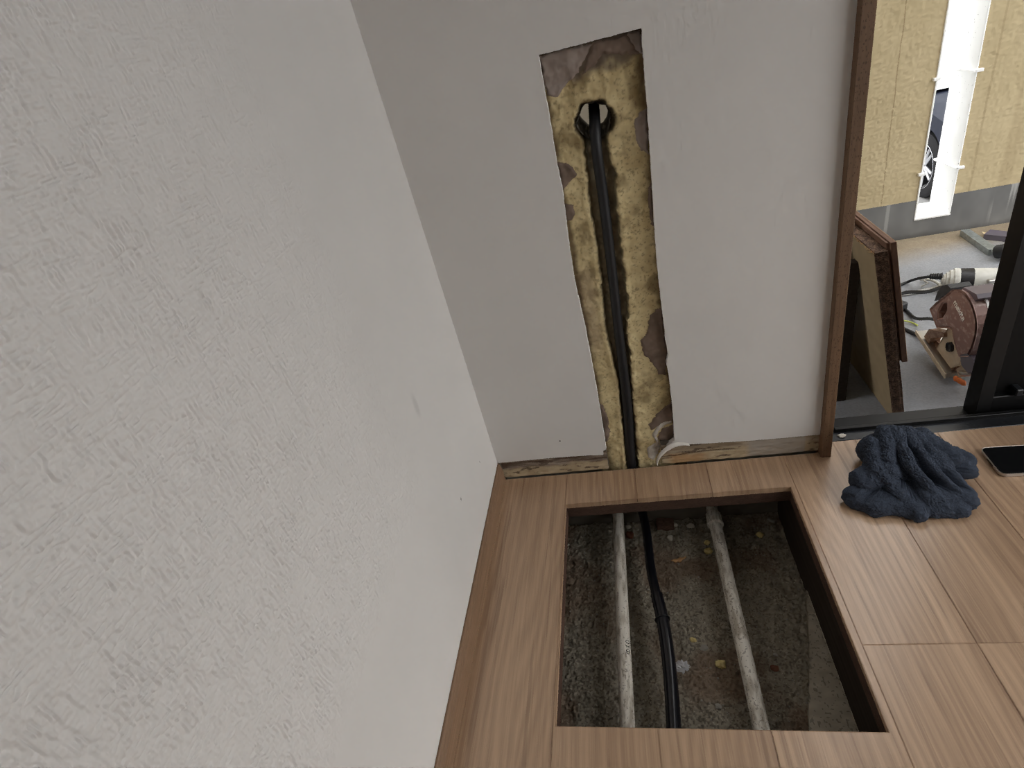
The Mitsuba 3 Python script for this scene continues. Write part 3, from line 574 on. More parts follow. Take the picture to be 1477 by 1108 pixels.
crumb('earth_lump', 'dirt', 0.1296, -0.140, 0.011, 18, 'dark earth clod at the left edge of the hatch', 'clod', 0.8, 0.4)
crumb('plaster_crumb', 'grey_chip', 0.372, -0.4560, 0.006, 19, 'pale crumb cut off by the front edge of the hatch', 'crumb', 0.6, 0.5)
crumb('plaster_crumb', 'white_chip', 0.4100, 0.004, 0.0085, 23, 'flat white flake at the back left of the coupling ring', 'crumb', 0.35, 0.5)
mm = box(0.334, 0.372, -0.004, 0.022, gz(0.35, 0.01) - 0.004, gz(0.35, 0.01) + 0.016).subdivide().subdivide().subdivide()
v = np.array(mm.vertices); v += (np.stack([meshkit.fbm(v * 90 + k * 5, 3, k) for k in range(3)], -1) - 0.5) * 0.009; mm.vertices = v
key = add('brick_piece', mm, 'brick_chip', None, smooth=50); lab(key, 'broken brown brick piece on the earth at the back, right of the black pipe', 'brick')
# curled wood shaving
n_ = 18; xx = np.linspace(-1, 1, n_); V = []; F = []
for k, s in enumerate((-1, -0.3, 0.3, 1)):
    w_ = 0.0055 * (1 - np.abs(xx) ** 1.6) * (1 + 0.35 * np.sin(xx * 9))
    V.append(np.c_[0.3715 + xx * 0.0165, -0.092 + s * w_ + 0.004 * xx, gz(0.3715, -0.092) + 0.006 + 0.004 * xx ** 2 - 0.002 * s * s])
V = np.vstack(V)
for k in range(3):
    for j in range(n_ - 1): F += [(k * n_ + j, k * n_ + j + 1, (k + 1) * n_ + j + 1), (k * n_ + j, (k + 1) * n_ + j + 1, (k + 1) * n_ + j)]
key = add('wood_shaving', trimesh.Trimesh(np.vstack([V, V - [0, 0, 0.0012]]), F + [(a + 4 * n_, c + 4 * n_, b + 4 * n_) for a, b, c in F], process=False), 'tan_chip'); lab(key, 'curled tan wood shaving on the earth right of the black pipe', 'wood shaving')
# crumpled scrap of clear film
mm = lump((0.3465, -0.336, gz(0.3465, -0.336) + 0.003), (0.0120, 0.0095, 0.0042), 21, 1.1, 3, 4.0)
key = add('film_scrap', mm, 'plastic_film'); lab(key, 'crumpled scrap of grey film on the earth right of the black pipe', 'scrap')
mm = tube([(0.6120 - 0.03, 0.008, gz(0.58, 0.008) + 0.005), (0.6050 - 0.02, 0.003, gz(0.58, 0.0) + 0.006), (0.6130 - 0.02, -0.004, gz(0.59, 0) + 0.005)], 0.0032, 8)
key = add('stick_piece', mm, 'grey_chip'); lab(key, 'grey stick fragment at the back right corner of the hatch', 'stick')
# gravel too fine to count
pb = []
for i in range(420):
    x, y = fr.uniform(0.05, 0.64), fr.uniform(-0.58, 0.02)
    r_ = fr.uniform(0.0009, 0.0026)
    b = trimesh.creation.icosphere(subdivisions=0, radius=1.0); b.apply_scale(r_ * np.array([1, fr.uniform(.6, 1), 0.7])); b.apply_translation((x, y, gz(x, y) + r_ * 0.35)); pb.append(b)
key = add('fine_gravel', cat(*pb), 'grey_chip'); lab(key, 'fine pale grit scattered over the earth under the floor', 'grit', kind='stuff')

# ------------------------------------------------------------------ towel and phone on the floor
def towel():
    # signed distance of smooth-joined folds, hit from a centre along every direction
    caps = []
    def cp(a, b, r0, r1): caps.append((np.array(a, float), np.array(b, float), r0, r1))
    cp((0.765, -0.085, 0.028), (0.830, -0.090, 0.030), 0.040, 0.038)       # core
    cp((0.775, -0.050, 0.064), (0.800, -0.055, 0.066), 0.026, 0.024)       # crown
    cp((0.710, -0.120, 0.030), (0.745, -0.110, 0.040), 0.024, 0.028)       # left shoulder
    cp((0.680, -0.142, 0.011), (0.712, -0.168, 0.010), 0.011, 0.012)       # left lip
    cp((0.676, -0.138, 0.022), (0.690, -0.148, 0.024), 0.006, 0.007)
    cp((0.738, -0.070, 0.076), (0.728, -0.118, 0.056), 0.013, 0.011)       # rolled edge at left
    cp((0.728, -0.118, 0.056), (0.748, -0.145, 0.036), 0.011, 0.008)
    cp((0.748, -0.145, 0.036), (0.775, -0.186, 0.010), 0.008, 0.013)
    cp((0.764, -0.060, 0.084), (0.752, -0.105, 0.068), 0.014, 0.012)
    cp((0.780, -0.062, 0.086), (0.782, -0.120, 0.062), 0.013, 0.010)       # folds down the middle
    cp((0.782, -0.120, 0.062), (0.812, -0.172, 0.024), 0.009, 0.009)
    cp((0.798, -0.062, 0.084), (0.812, -0.112, 0.062), 0.009, 0.007)
    cp((0.812, -0.112, 0.062), (0.842, -0.160, 0.030), 0.007, 0.006)
    cp((0.812, -0.058, 0.080), (0.838, -0.110, 0.054), 0.009, 0.007)
    cp((0.838, -0.110, 0.054), (0.866, -0.158, 0.016), 0.007, 0.008)
    cp((0.826, -0.055, 0.070), (0.862, -0.096, 0.050), 0.016, 0.014)
    cp((0.865, -0.085, 0.034), (0.884, -0.106, 0.024), 0.022, 0.016)       # right lobe
    cp((0.872, -0.078, 0.046), (0.892, -0.094, 0.034), 0.010, 0.010)
    cp((0.712, -0.165, 0.012), (0.840, -0.182, 0.010), 0.016, 0.014)       # front foot
    cp((0.800, -0.165, 0.020), (0.858, -0.165, 0.012), 0.018, 0.016)
    cp((0.760, -0.040, 0.030), (0.840, -0.050, 0.026), 0.030, 0.030)       # back
    def sdf(p):
        p = p + 0.0055 * (np.stack([meshkit.fbm(p * 38 + 11 * k, 3, k) for k in range(3)], -1) - 0.5) * 2
        d = None
        for a, b, r0, r1 in caps:
            ab = b - a; t_ = np.clip(((p - a) @ ab) / (ab @ ab), 0, 1)
            e = np.linalg.norm(p - a - t_[:, None] * ab, axis=1) - (r0 + (r1 - r0) * t_)
            if d is None: d = e
            else:
                k = 0.0032; h = np.clip(0.5 + 0.5 * (d - e) / k, 0, 1); d = d * (1 - h) + e * h - k * h * (1 - h)
        return d
    o = np.array([0.785, -0.092, 0.030])
    d0 = np.array(trimesh.creation.icosphere(subdivisions=5).vertices)
    t0 = np.full(len(d0), 0.20)
    for _ in range(46): t0 -= np.clip(sdf(o + d0 * t0[:, None]) * 0.7, -0.004, 0.02)     # march inwards from outside
    m = trimesh.creation.icosphere(subdivisions=7)
    dirs = np.array(m.vertices)
    dd, ii = __import__('scipy.spatial', fromlist=['cKDTree']).cKDTree(d0).query(dirs, k=3)
    t1 = t0[ii].max(1) + 0.002
    for _ in range(7): t1 -= np.clip(sdf(o + dirs * t1[:, None]) * 0.75, -0.003, 0.01)
    P = o + dirs * t1[:, None]
    hi = (meshkit.noise(P * 520, 3) - 0.5) * 0.0032 + (meshkit.noise(P * 230, 5) - 0.5) * 0.0020
    P = P + dirs * hi[:, None]
    low = P[:, 2] < 0.0008
    P[low, 2] = 0.0008
    return trimesh.Trimesh(P, m.faces, process=False)
key = add('towel', towel(), 'terry', None, smooth=True); lab(key, 'crumpled dark grey terry towel heaped on the floor by the doorway', 'towel')

t = thing('smartphone', 'smartphone with black screen and metal rim lying on the floor at the right', 'phone')
def rrect(x0, y0, x1, y1, r): return sbox(x0 + r, y0 + r, x1 - r, y1 - r).buffer(r, quad_segs=8)
rot = lambda m: m.apply_transform(trimesh.transformations.rotation_matrix(math.radians(-2.0), (0, 0, 1), (0.945, -0.07, 0)))
body = rrect(0.9405, -0.1055, 1.0855, -0.0335, 0.0105)
mm = cat(bevel(body, 0.002, 0.0082, 0.0008)); mm2 = extr(body.buffer(-0.0008), 0.0015); mm2.apply_translation((0, 0, 0.0006))
add('rim', rot(cat(mm, mm2)), 'phone_rim', t)
mm = bevel(body.buffer(-0.0014), 0.0080, 0.0087, 0.0003); key = add('screen', rot(mm), 'phone_glass', t); lab(key, 'glossy black screen')
mm = cat(box(0.9398, 0.9407, -0.080, -0.060, 0.0034, 0.0054)); key = add('port', rot(mm), 'ink_black', t)

# ------------------------------------------------------------------ the yard outside the door
YG = -0.22
key = add('yard_ground', box(-2.0, 6.0, 0.103, 1.64, -0.40, YG), 'yard_concrete'); lab(key, 'grey damp concrete yard outside the doorway', kind='structure')
FY = 1.480
SX0, SX1, SZ0, SZ1 = 1.4845, 1.6125, -0.140, 1.25
t = numbered('fence_wall'); lab(t, 'beige stucco boundary wall outside with a dark concrete foot and a tall slit', kind='structure')
TOP = 1.42
def stucco_panel(x0, x1, z0, z1, seed):
    xs, zs = np.arange(x0, x1 + 0.0015, 0.0034), np.arange(z0, z1 + 0.002, 0.0034)
    xs[-1], zs[-1] = x1, z1
    def fn(X, Z):
        q = np.stack([X * 120, Z * 140, np.full_like(X, 2.)], -1)
        h = (meshkit.fbm(q, 3, seed) - 0.3) * 0.0036
        return np.stack([X, FY - h, Z], -1)
    return grid(xs, zs, fn)
add('render_panel', stucco_panel(0.85, SX0, -0.065, 0.78, 5), 'stucco', t, smooth=True)
add('render_panel', stucco_panel(SX1, 2.35, -0.065, 0.78, 5), 'stucco', t, smooth=True)
bodyp = sbox(-2, -0.065, 6, TOP).difference(sbox(SX0, -0.2, SX1, SZ1))
add('wall_body', extr_xz(bodyp, FY + 0.0004, FY + 0.150), 'stucco', t)
add('coping', box(-2, 6, FY - 0.01, FY + 0.16, TOP, TOP + 0.03, 0.004), 'plinth_concrete', t)
pl = sbox(-2, -0.42, 6, -0.0645).difference(sbox(SX0, SZ0, SX1, 0.5))
key = add('plinth', extr_xz(pl, FY - 0.003, FY + 0.1495), 'plinth_concrete', t); lab(key, 'dark concrete foot')
# white lining of the slit, in sections with projecting joint fins
JZ = [SZ0, 0.040, 0.372, 0.705, 1.04, SZ1]
for a, b in zip(JZ[:-1], JZ[1:]):
    k = add('slit_lining', box(SX1 - 0.006, SX1 + 0.0, FY - 0.006, FY + 0.149, a + 0.001, b - 0.004, 0.001), 'white_enamel', t)
    add('slit_lining', box(SX0 - 0.0, SX0 + 0.006, FY - 0.006, FY + 0.149, a + 0.001, b - 0.004, 0.001), 'white_enamel', t)
add('slit_sill', box(SX0, SX1, FY - 0.008, FY + 0.149, SZ0 - 0.006, SZ0 + 0.002, 0.001), 'white_enamel', t)
for z in JZ[1:-1]:
    add('joint_fin', cat(box(SX1 - 0.020, SX1 + 0.002, FY - 0.014, FY + 0.146, z - 0.005, z + 0.003, 0.001), box(SX1 - 0.01, SX1 + 0.014, FY - 0.016, FY - 0.003, z - 0.006, z + 0.004, 0.001)), 'white_enamel', t)
    add('joint_fin', cat(box(SX0 - 0.012, SX0 + 0.010, FY - 0.016, FY - 0.003, z - 0.006, z + 0.004, 0.001)), 'white_enamel', t)
# unseen return wall, eaves and roof block, shaped to limit daylight in the yard
key = add('added_return_wall', box(-2.0, 0.858, 0.475, 1.25, -0.4, 2.6), 'exterior_wall'); lab(key, kind='structure')  # hidden wall added to shade the leaning panel
key = add('added_eaves', box(-2.0, 6.0, 0.149, 0.22, 2.42, 2.5), 'exterior_wall'); lab(key, kind='structure')  # out of view, depth set by the sky light wanted below
key = add('added_roof_block', box(-0.12, RX + 0.1, RY - 0.1, 0.15, 2.5, 3.0), 'exterior_wall'); lab(key, kind='structure')  # out of view, height set by the sky light wanted on the fence

# street, car and house beyond the slit
key = add('street', box(-8, 30, 1.64, 30, -1.75, -1.58), 'asphalt'); lab(key, 'pale road seen through the slit in the wall', kind='structure')
t = thing('car', 'dark navy car parked in the street, glimpsed through the white slit', 'car')
CX, WY, WZ, WR = 3.42, 5.55, -1.265, 0.315
prof = [(4.72, -1.40), (4.70, -1.15), (4.80, -0.92), (5.0, -0.84), (5.75, -0.72), (6.0, -0.70), (6.6, -0.20), (7.9, -0.14), (8.7, -0.62), (8.95, -0.75), (9.0, -1.40)]
arch = Polygon(prof).difference(Point(WY, WZ).buffer(0.37)).difference(Point(8.1, WZ).buffer(0.37))
lower = arch.intersection(sbox(4, -2, 10, -0.70)); upper = Polygon(prof).intersection(sbox(4, -0.70, 10, 0.5)).buffer(-0.03)
add('body', extr_yz(lower, CX, CX + 1.66), 'car_navy', t)
add('cabin', extr_yz(upper, CX + 0.10, CX + 1.56), 'pale_reflect_glass', t)
pil = unary_union([LineString([(5.95, -0.71), (6.58, -0.20)]).buffer(0.035), LineString([(6.58, -0.19), (7.9, -0.13)]).buffer(0.03), LineString([(7.1, -0.7), (7.1, -0.18)]).buffer(0.04), LineString([(7.9, -0.14), (8.7, -0.64)]).buffer(0.04)])
add('pillar', extr_yz(pil, CX + 0.07, CX + 0.13), 'tool_black', t)
add('mirror', box(CX - 0.10, CX + 0.08, 6.10, 6.26, -0.68, -0.56, 0.03), 'tool_black', t)
add('headlight', hull([(CX - 0.004, 4.76, -0.98), (CX - 0.004, 5.05, -0.90), (CX - 0.004, 5.0, -0.86), (CX - 0.004, 4.84, -0.91), (CX + 0.25, 4.72, -0.98), (CX + 0.25, 4.76, -0.90)]), 'alloy', t)
for wy in (WY, 8.1):
    w = add('wheel', lathe2([(0.0, 0.215), (0, WR - 0.03), (0.02, WR), (0.18, WR), (0.2, WR - 0.03), (0.2, 0.2)], (CX + 0.0, wy, WZ), (1, 0, 0), 40), 'tyre', t, smooth=40)
    sp = [lathe2([(0.0, 0.215), (0.015, 0.19), (0.10, 0.185), (0.10, 0.001)], (CX + 0.0, wy, WZ), (1, 0, 0), 40)]
    add('rim_dish', sp[0], 'tool_black', w, smooth=40)
    sp = []
    for i in range(10):
        a = i / 10 * 2 * np.pi + 0.14 * (1 if i % 2 else -1)
        d = np.array([0, math.cos(a), math.sin(a)])
        sp.append(tube([np.array([CX + 0.02, wy, WZ]) + d * 0.03, np.array([CX + 0.004, wy, WZ]) + d * 0.205], [0.016, 0.013], 6))
    sp.append(lathe2([(0.0, 0.218), (0.002, 0.222), (0.012, 0.205), (0.012, 0.2)], (CX - 0.002, wy, WZ), (1, 0, 0), 40))
    add('spokes', cat(*sp), 'alloy', w)
t = thing('house', 'white house across the street, glimpsed through the slit', 'house')
add('wall', box(2.0, 16, 11.2, 11.6, -1.6, 5.0), 'house_white', t)
for zz in (-0.4, 0.55, 1.5): add('siding_joint', box(2.0, 16, 11.18, 11.21, zz, zz + 0.045), 'asphalt', t)
for xx in (5.4, 7.2):
    w = add('window', box(xx, xx + 0.9, 11.14, 11.22, 0.7, 1.9, 0.01), 'asphalt', t)
    add('pane', box(xx + 0.07, xx + 0.83, 11.13, 11.145, 0.78, 1.82), 'pale_reflect_glass', w)

# the cut-out piece of floor leaning outside, and a plank behind it
t = thing('cut_floor_panel', 'cut-out square of brown chipboard and flooring leaning on edge outside the doorway', 'board')
PY, PL = 0.335, 0.450
def lean(u, y, z):      # u across the thickness, z up the height, leaning towards -x with height
    s = z / 0.505
    return np.array([0.969 + u - 0.100 * s, PY + y, YG + 0.001 + 0.502 * s])
def slab(u0, u1, y0, y1, z0, z1, mat, name, wob=0.0, seed=0):
    b = box(u0, u1, y0, y1, z0, z1, 0.0006)
    for _ in range(3): b = b.subdivide()
    v = np.array(b.vertices)
    if wob: v += (np.stack([meshkit.fbm(v * 160 + k * 9, 3, k + seed) for k in range(3)], -1) - 0.5) * wob
    b.vertices = np.array([lean(*q) for q in v]); b.fix_normals()
    return add(name, b, mat, t)
slab(0.0, 0.0012, 0.002, PL, 0.0, 0.488, 'cream_board', 'paper_face')
slab(0.0012, 0.0285, 0.0, PL, 0.0, 0.490, 'chipboard', 'chipboard_core', 0.0035)
slab(0.0287, 0.0345, 0.010, PL, 0.185, 0.505, 'plywood', 'backing_ply', 0.001, 5)
slab(0.0347, 0.0455, 0.002, PL, 0.185, 0.508, 'plywood', 'floor_layer', 0.001, 9)
slab(0.0456, 0.0470, 0.002, PL, 0.185, 0.508, 'oak_floor', 'oak_veneer')
sp = []
for i in range(26):
    y, z, u = fr.uniform(0, 0.12), 0.487, fr.uniform(-0.001, 0.006)
    o = lean(u, y, z); d = np.array([-fr.uniform(0.0, 1), fr.uniform(-1, 0.3), fr.uniform(-0.2, 0.9)]); d *= fr.uniform(0.003, 0.010) / np.linalg.norm(d)
    sp.append(tube([o, o + d * 0.6, o + d], [0.0009, 0.0008, 0.0002], 5))
key = add('splinter', cat(*sp), 'tan_chip', t); lab(key, 'pale splinters along the broken top edge', kind='stuff')
b = box(0.70, 0.893, 0.445, 0.470, YG, 0.20, 0.002); key = add('wood_offcut', b, 'dark_shade_timber'); lab(key, 'dark brown wood offcut standing in the shade behind the casing', 'wood offcut')

# circular saw standing on its base, seen from its dust-case side
t = thing('circular_saw', 'maroon dust-case circular saw standing on the concrete by the door', 'circular saw')
XS = 1.150
side = Polygon([(0.607, -0.056), (0.561, -0.086), (0.520, -0.064), (0.491, -0.055), (0.464, -0.088), (0.439, -0.106), (0.406, -0.085), (0.398, -0.060), (0.396, -0.020), (0.402, 0.006), (0.414, 0.024), (0.432, 0.040), (0.450, 0.050), (0.472, 0.056), (0.492, 0.055), (0.525, 0.040), (0.547, 0.014), (0.584, -0.026)]).buffer(0.004).buffer(-0.004)
slot = Polygon([(0.564, -0.061), (0.548, -0.049), (0.536, -0.020), (0.540, -0.004), (0.556, -0.012), (0.569, -0.044)]).buffer(0.001)
def plate(poly, x0, x1, b):
    m = bevel(poly, 0, x1 - x0, b)
    return remap(m, (x1, 0, 0), (0, 1, 0), (0, 0, 1), (-1, 0, 0))
add('dust_case', plate(side.difference(slot), XS, XS + 0.030, 0.004), 'case_brown', t)
add('dust_case', plate(side.buffer(-0.003).difference(slot.buffer(0.002)), XS + 0.030, XS + 0.085, 0.001), 'case_brown', t)
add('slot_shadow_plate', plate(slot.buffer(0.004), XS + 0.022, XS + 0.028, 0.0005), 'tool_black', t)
rib = LineString([(0.470, 0.058), (0.440, 0.046), (0.412, 0.020), (0.396, -0.012), (0.398, -0.05), (0.41, -0.09)]).buffer(0.0022)
add('case_seam', plate(rib, XS + 0.030, XS + 0.036, 0.0005), 'letter_white', t)
tm = meshkit.text_mesh('makita', 0.0135, 0.0008, bold=True)
wd = tm.bounds[1][0] - tm.bounds[0][0]; rr = np.array([0.0, -0.9, -0.435]); rr /= np.linalg.norm(rr); uu = np.array([0, rr[2], -rr[1]])
tm = remap(tm, np.array([XS - 0.0004, 0.510, 0.0135]), rr * 0.060 / wd, uu * 0.060 / wd, (-1, 0, 0))
key = add('lettering', tm, 'letter_white', t); lab(key, 'white lettering on the case')
inner = Polygon([(0.493, -0.058), (0.529, -0.074), (0.545, -0.119), (0.560, -0.159), (0.483, -0.172), (0.449, -0.140), (0.447, -0.104), (0.470, -0.086)])
add('guard_cover', plate(inner.buffer(0.001), XS + 0.012, XS + 0.034, 0.002), 'dusty_cream', t)
add('bolt', lathe2([(0.004, 0.0001), (0.004, 0.007), (0.0, 0.013), (0.01, 0.014), (0.01, 0.002)], (XS + 0.004, 0.500, -0.117), (1, 0, 0), 20), 'tool_black', t, smooth=30)
lower = Point(0.532, -0.160).buffer(0.058).intersection(sbox(0.4, -0.3, 0.6, -0.150))
add('blade_guard', plate(lower, XS + 0.018, XS + 0.046, 0.003), 'rust_steel', t)
# base plate: long thin plate, edge towards us
bp = hull([(XS - 0.004, 0.652, -0.150), (XS - 0.004, 0.648, -0.158), (XS - 0.004, 0.469, -0.196), (XS - 0.004, 0.474, -0.186), (XS + 0.10, 0.652, -0.150), (XS + 0.10, 0.648, -0.156), (XS + 0.10, 0.469, -0.194), (XS + 0.10, 0.474, -0.186)])
add('base_plate', bp, 'steel', t)
add('base_rim', hull([(XS - 0.006, 0.652, -0.146), (XS - 0.006, 0.652, -0.158), (XS - 0.006, 0.469, -0.198), (XS - 0.006, 0.469, -0.184), (XS - 0.003, 0.652, -0.146), (XS - 0.003, 0.652, -0.158), (XS - 0.003, 0.469, -0.198), (XS - 0.003, 0.469, -0.184)]), 'dusty_cream', t)
add('front_bracket', plate(Polygon([(0.620, -0.152), (0.603, -0.118), (0.560, -0.102), (0.530, -0.090), (0.527, -0.100), (0.556, -0.118), (0.585, -0.138), (0.59, -0.156)]), XS + 0.004, XS + 0.03, 0.001), 'rust_steel', t)
add('case_cap', hull([(XS + 0.002 + dx, y, z) for dx in (0, 0.05) for y, z in ((0.600, -0.026), (0.594, 0.004), (0.580, 0.030), (0.556, 0.044), (0.540, 0.040), (0.536, 0.033))]), 'tool_black', t)
add('clear_duct', hull([(XS + 0.01 + dx, y, z) for dx in (0, 0.06) for y, z in ((0.505, 0.054), (0.500, 0.060), (0.445, 0.066), (0.436, 0.058), (0.445, 0.046))]), 'smoke_plastic', t)
add('clear_duct', hull([(XS + 0.002 + dx, y, z) for dx in (0, 0.07) for y, z in ((0.440, -0.105), (0.415, -0.085), (0.385, -0.085), (0.372, -0.115), (0.392, -0.132), (0.425, -0.128))]), 'smoke_plastic', t)
add('motor', lathe2([(0, 0.001), (0, 0.040), (0.09, 0.040), (0.10, 0.030), (0.10, 0.001)], (XS + 0.085, 0.47, -0.06), (1, 0, 0), 24), 'case_brown', t, smooth=30)
add('handle', tube(spline([(XS + 0.10, 0.44, -0.10), (XS + 0.11, 0.40, -0.06), (XS + 0.11, 0.37, -0.02), (XS + 0.10, 0.42, 0.03), (XS + 0.09, 0.48, 0.03)], 24), 0.015, 12), 'tool_black', t, smooth=True)
add('depth_lever', cat(tube([(XS + 0.02, 0.448, -0.168), (XS + 0.015, 0.425, -0.158), (XS + 0.02, 0.40, -0.140)], 0.007, 10)), 'steel', t, smooth=True)
add('bracket_arm', plate(Polygon([(0.475, -0.176), (0.452, -0.148), (0.420, -0.118), (0.396, -0.124), (0.402, -0.150), (0.432, -0.166), (0.455, -0.190)]), XS + 0.022, XS + 0.06, 0.001), 'dusty_cream', t)
for k, (y, z) in enumerate(((0.436, -0.178), (0.420, -0.174), (0.405, -0.170))):
    key = add('orange_stop', lump((XS + 0.004, y, z), (0.006, 0.009, 0.008), k + 3, 0.2, 2), 'orange', t, smooth=True)

# grey cylindrical power tool lying behind the saw
t = thing('power_tool', 'grey cylindrical power tool with a black band lying on the concrete behind the saw', 'power tool')
o = np.array([1.392, 0.990, -0.178]); ax = np.array([0.93, -0.36, 0.0]); ax /= np.linalg.norm(ax)
add('body', lathe2([(0.062, 0.036), (0.062, 0.039), (0.30, 0.041), (0.32, 0.034), (0.32, 0.001)], o, ax, 36), 'tool_grey', t, smooth=30)
add('band', lathe2([(0.026, 0.034), (0.026, 0.0385), (0.030, 0.0392), (0.062, 0.0392), (0.064, 0.036)], o, ax, 36), 'tool_black', t, smooth=30)
add('end_cap', lathe2([(-0.022, 0.001), (-0.022, 0.013), (-0.017, 0.014), (-0.017, 0.020), (-0.010, 0.021), (-0.010, 0.027), (-0.002, 0.028), (-0.001, 0.034), (0.010, 0.036), (0.010, 0.0395), (0.020, 0.0405), (0.026, 0.039), (0.026, 0.03)], o, ax, 36), 'tool_grey', t, smooth=25)
add('cord_guard', lathe2([(0, 0.0085), (0.003, 0.0105), (0.006, 0.0085), (0.009, 0.0108), (0.012, 0.0088), (0.015, 0.011), (0.018, 0.009), (0.021, 0.0112), (0.024, 0.0095), (0.03, 0.0115), (0.034, 0.0115)], o - ax * 0.052 + [0, 0.006, 0.012], ax, 18), 'tool_black', t, smooth=30)
sw = o + ax * 0.105 + np.array([-0.012, -0.035, 0.012])
add('switch', box(sw[0] - 0.012, sw[0] + 0.012, sw[1] - 0.006, sw[1] + 0.012, sw[2] - 0.004, sw[2] + 0.008, 0.002), 'steel', t)
# black ribbed tool with teal trim next to it
t = thing('ribbed_tool', 'black ribbed tool head with teal trim beside the grey power tool', 'power tool')
o2 = np.array([1.415, 0.795, -0.168]); ax2 = np.array([0.75, -0.25, 0.12]); ax2 /= np.linalg.norm(ax2)
add('head', lathe2([(-0.030, 0.001), (-0.028, 0.018), (-0.018, 0.034), (0.0, 0.043), (0.02, 0.046), (0.16, 0.046), (0.17, 0.03), (0.17, 0.001)], o2, ax2, 32), 'tool_black', t, smooth=40)
u = np.cross(ax2, [0, 0, 1]); u /= np.linalg.norm(u); w = np.cross(u, ax2)
for i in range(18):
    a = i / 18 * 2 * np.pi; d = math.cos(a) * u + math.sin(a) * w
    add('rib', tube([o2 + ax2 * s + d * r_ for s, r_ in ((-0.027, 0.021), (-0.018, 0.0350), (0.0, 0.0438), (0.04, 0.0468))], 0.0022, 6), 'tool_black', t, smooth=True)
a0 = np.arange(0, 1.01, 0.05) * 1.5 + 0.6
add('teal_trim', tube([o2 + ax2 * 0.012 + (math.cos(a) * u + math.sin(a) * w) * 0.0465 for a in a0], 0.0028, 8), 'teal', t, smooth=True)

# white guide frame, plug and cords
key = add('wire_guide', cat(tube(spline([(1.255, 1.000, YG + 0.008), (1.30, 1.000, YG + 0.009), (1.363, 1.006, YG + 0.012), (1.380, 1.012, YG + 0.012), (1.384, 1.030, YG + 0.012), (1.377, 1.066, YG + 0.012), (1.350, 1.085, YG + 0.010)], 40), 0.0050, 10), tube([(1.335, 1.040, YG + 0.006), (1.352, 1.035, YG + 0.02), (1.348, 1.055, YG + 0.02)], 0.003, 8)), 'tool_grey', None, smooth=True)
lab(key, 'white bent metal guide lying on the concrete left of the grey power tool', 'tool guide')
def cord(name, pts, r, label, mat='tool_black', parent=None):
    k = add(name, tube(spline(pts, 70), r, 10), mat, parent, smooth=True); return lab(k, label, None if parent else 'wire')
st = o - ax * 0.05 + np.array([0, 0.006, 0.012])
cord('power_cord', [st, st - ax * 0.02 + [0, 0.004, -0.006], (1.310, 1.085, YG + 0.008), (1.275, 1.070, YG + 0.006), (1.250, 1.045, YG + 0.0052)], 0.0048, 'black cord arching away from the tool end', parent='power_tool')
cord('power_cord', [(1.170, 0.602, 0.010), (1.180, 0.640, -0.01), (1.195, 0.720, -0.06), (1.208, 0.86, -0.13), (1.220, 0.94, -0.18), (1.226, 0.985, YG + 0.006)], 0.0055, 'thick black cord running from the top of the saw', parent='circular_saw')
cord('power_cord', [(1.180, 0.595, -0.055), (1.190, 0.63, -0.10), (1.215, 0.74, -0.165), (1.225, 0.84, YG + 0.008), (1.225, 0.90, YG + 0.006), (1.20, 0.945, YG + 0.006)], 0.0050, 'middle black cord leaving the back of the saw case', parent='circular_saw')
cord('power_cord', [(1.175, 0.600, -0.150), (1.185, 0.66, -0.19), (1.190, 0.73, YG + 0.007), (1.165, 0.80, YG + 0.006), (1.155, 0.86, YG + 0.006), (1.175, 0.93, YG + 0.006)], 0.0052, 'lowest black cord curving out from the saw base', parent='circular_saw')
pc = np.array([1.2145, 0.905, YG + 0.016])
t = thing('plug', 'black plug lying on the concrete between the cords', 'plug')
mm = box(-0.018, 0.018, -0.013, 0.013, -0.014, 0.014, 0.004); mm.apply_transform(trimesh.transformations.rotation_matrix(0.5, (0, 0, 1))); mm.apply_translation(pc)
add('housing', mm, 'tool_black', t)
for s in (-1, 1): add('prong', box(pc[0] - 0.030, pc[0] - 0.014, pc[1] + s * 0.006 - 0.001, pc[1] + s * 0.006 + 0.001, pc[2] - 0.003, pc[2] + 0.003), 'steel', t)
cord('ground_wire', [(1.168, 0.838, YG + 0.004), (1.19, 0.825, YG + 0.007), (1.21, 0.805, YG + 0.006), (1.218, 0.790, YG + 0.003)], 0.0026, 'thin yellow-green wire on the concrete by the black plug', 'wire_yellow')
cl = [lump((1.180, 0.905, YG + 0.012), (0.014, 0.012, 0.011), 5, 0.7, 3, 3), lump((1.190, 0.865, YG + 0.010), (0.012, 0.011, 0.009), 6, 0.7, 3, 3)]
key = add('cord_clip', cl[0], 'grey_chip'); lab(key, 'grey crumpled clip behind the yellow-green wire', 'clip')
key = add('cord_clip', cl[1], 'grey_chip'); lab(key, 'grey crumpled clip nearer the saw, touching the yellow-green wire', 'clip')

# clamp by the boundary wall
t = thing('bar_clamp', 'galvanised bar clamp with a black knob lying by the boundary wall', 'clamp')
def obox(p, q, w, h, b=0.001):
    p, q = np.array(p, float), np.array(q, float); d = q - p; L = np.linalg.norm(d); d /= L
    m = box(0, L, -w / 2, w / 2, 0, h, b); s = np.array([-d[1], d[0], 0]); s /= np.linalg.norm(s)
    return remap(m, p, d, s, np.cross(d, s))
add('bar', obox((1.650, 1.425, YG), (1.640, 1.215, YG), 0.030, 0.024), 'galvanised', t)
add('jaw', obox((1.70, 1.375, YG), (1.78, 1.290, YG), 0.05, 0.022), 'smoke_plastic', t)
add('knob', lathe2([(0, 0.001), (0, 0.020), (0.006, 0.024), (0.030, 0.024), (0.036, 0.016), (0.036, 0.001)], (1.625, 1.178, YG + 0.028), (0.5, -0.5, 0.25), 20), 'tool_black', t, smooth=30)
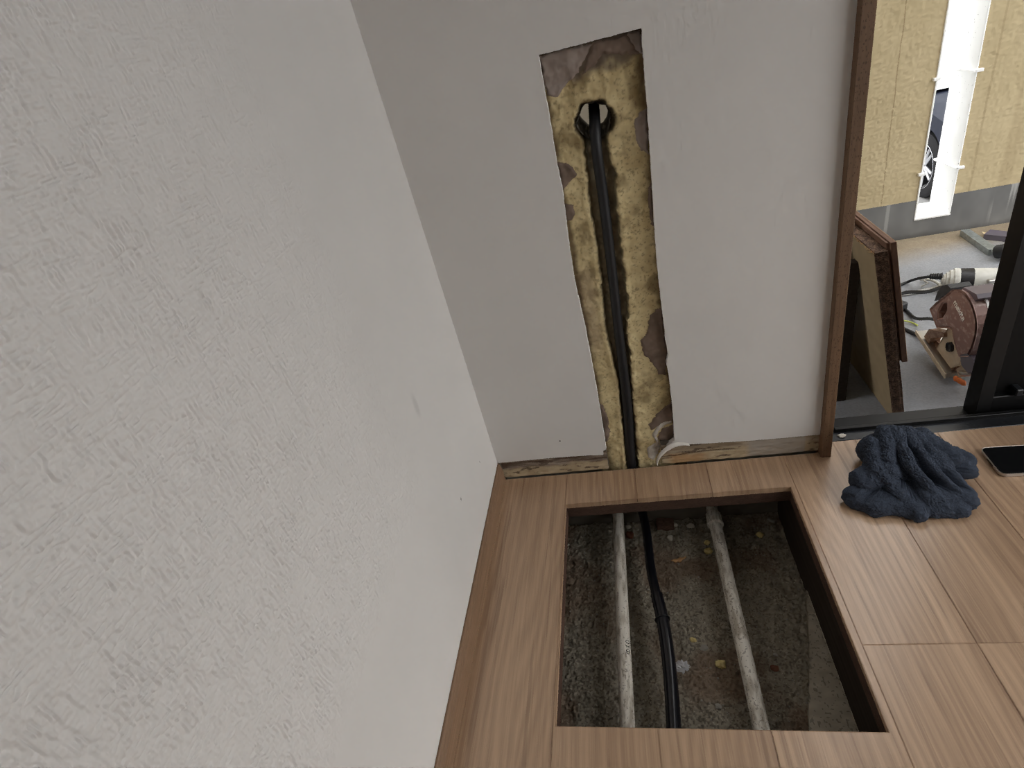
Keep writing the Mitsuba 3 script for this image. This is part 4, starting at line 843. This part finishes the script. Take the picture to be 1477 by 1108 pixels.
add('handle', tube([(1.63, 1.17, YG + 0.03), (1.69, 1.19, YG + 0.03), (1.78, 1.20, YG + 0.028)], 0.013, 14), 'tool_black', t, smooth=True)
add('screw', tube([(1.64, 1.215, YG + 0.018), (1.655, 1.15, YG + 0.016), (1.66, 1.11, YG + 0.014)], 0.009, 12), 'galvanised', t, smooth=True)
key = add('paper_scrap', trimesh.Trimesh(np.array([(1.700, 1.405, 0.012), (1.742, 1.352, 0.003), (1.696, 1.362, 0.003), (1.700, 1.405, 0.0112), (1.742, 1.352, 0.0022), (1.696, 1.362, 0.0022)]) + [0, 0, YG], [(0, 1, 2), (5, 4, 3), (0, 3, 4), (0, 4, 1), (1, 4, 5), (1, 5, 2), (2, 5, 3), (2, 3, 0)], process=False), 'pale_paper')
lab(key, 'pale triangular scrap of paper on the concrete by the boundary wall', 'paper scrap')
# plaster crumbs on the door sill
for i, (x, y, z, r_, l_) in enumerate(((0.733, 0.049, -0.004, 0.0055, 'flat white plaster crumb on the metal sill beside the casing'), (0.752, 0.078, -0.012, 0.006, 'white plaster crumb behind the sill rail near the casing'), (0.728, 0.115, -0.016, 0.0065, 'long pale plaster crumb in the outer sill channel by the casing'))):
    key = add('sill_crumb', lump((x, y, z + r_ * 0.3), (r_ * 1.3, r_, r_ * 0.45), i + 30, 0.7), 'white_chip', None, smooth=50); lab(key, l_, 'crumb')

# ------------------------------------------------------------------ rest of the room (unseen side window added to light it)
wr = remap(extr(sbox(RY, 0, 0.15, H).difference(sbox(-1.50, 0.03, -0.12, 1.65)), 0.1), (RX, 0, 0), (0, 1, 0), (0, 0, 1), (1, 0, 0))
key = add('wall_right', wr, 'wallpaper'); lab(key, kind='structure')
key = add('wall_front', box(-0.12, RX + 0.1, RY - 0.1, RY, 0, H), 'wallpaper'); lab(key, kind='structure')
fr_ = extr_yz(sbox(-1.50, 0.03, -0.12, 1.65).difference(sbox(-1.47, 0.06, -0.83, 1.62)).difference(sbox(-0.80, 0.06, -0.15, 1.62)), RX + 0.02, RX + 0.07)
key = add('side_ground', box(RX + 0.1, 14, -9, 0.149, -0.5, -0.3), 'yard_concrete'); lab(key, kind='structure')
key = add('window_1', fr_, 'sill_metal'); lab(key, kind='structure')  # added window out of view, placed and sized as fill daylight
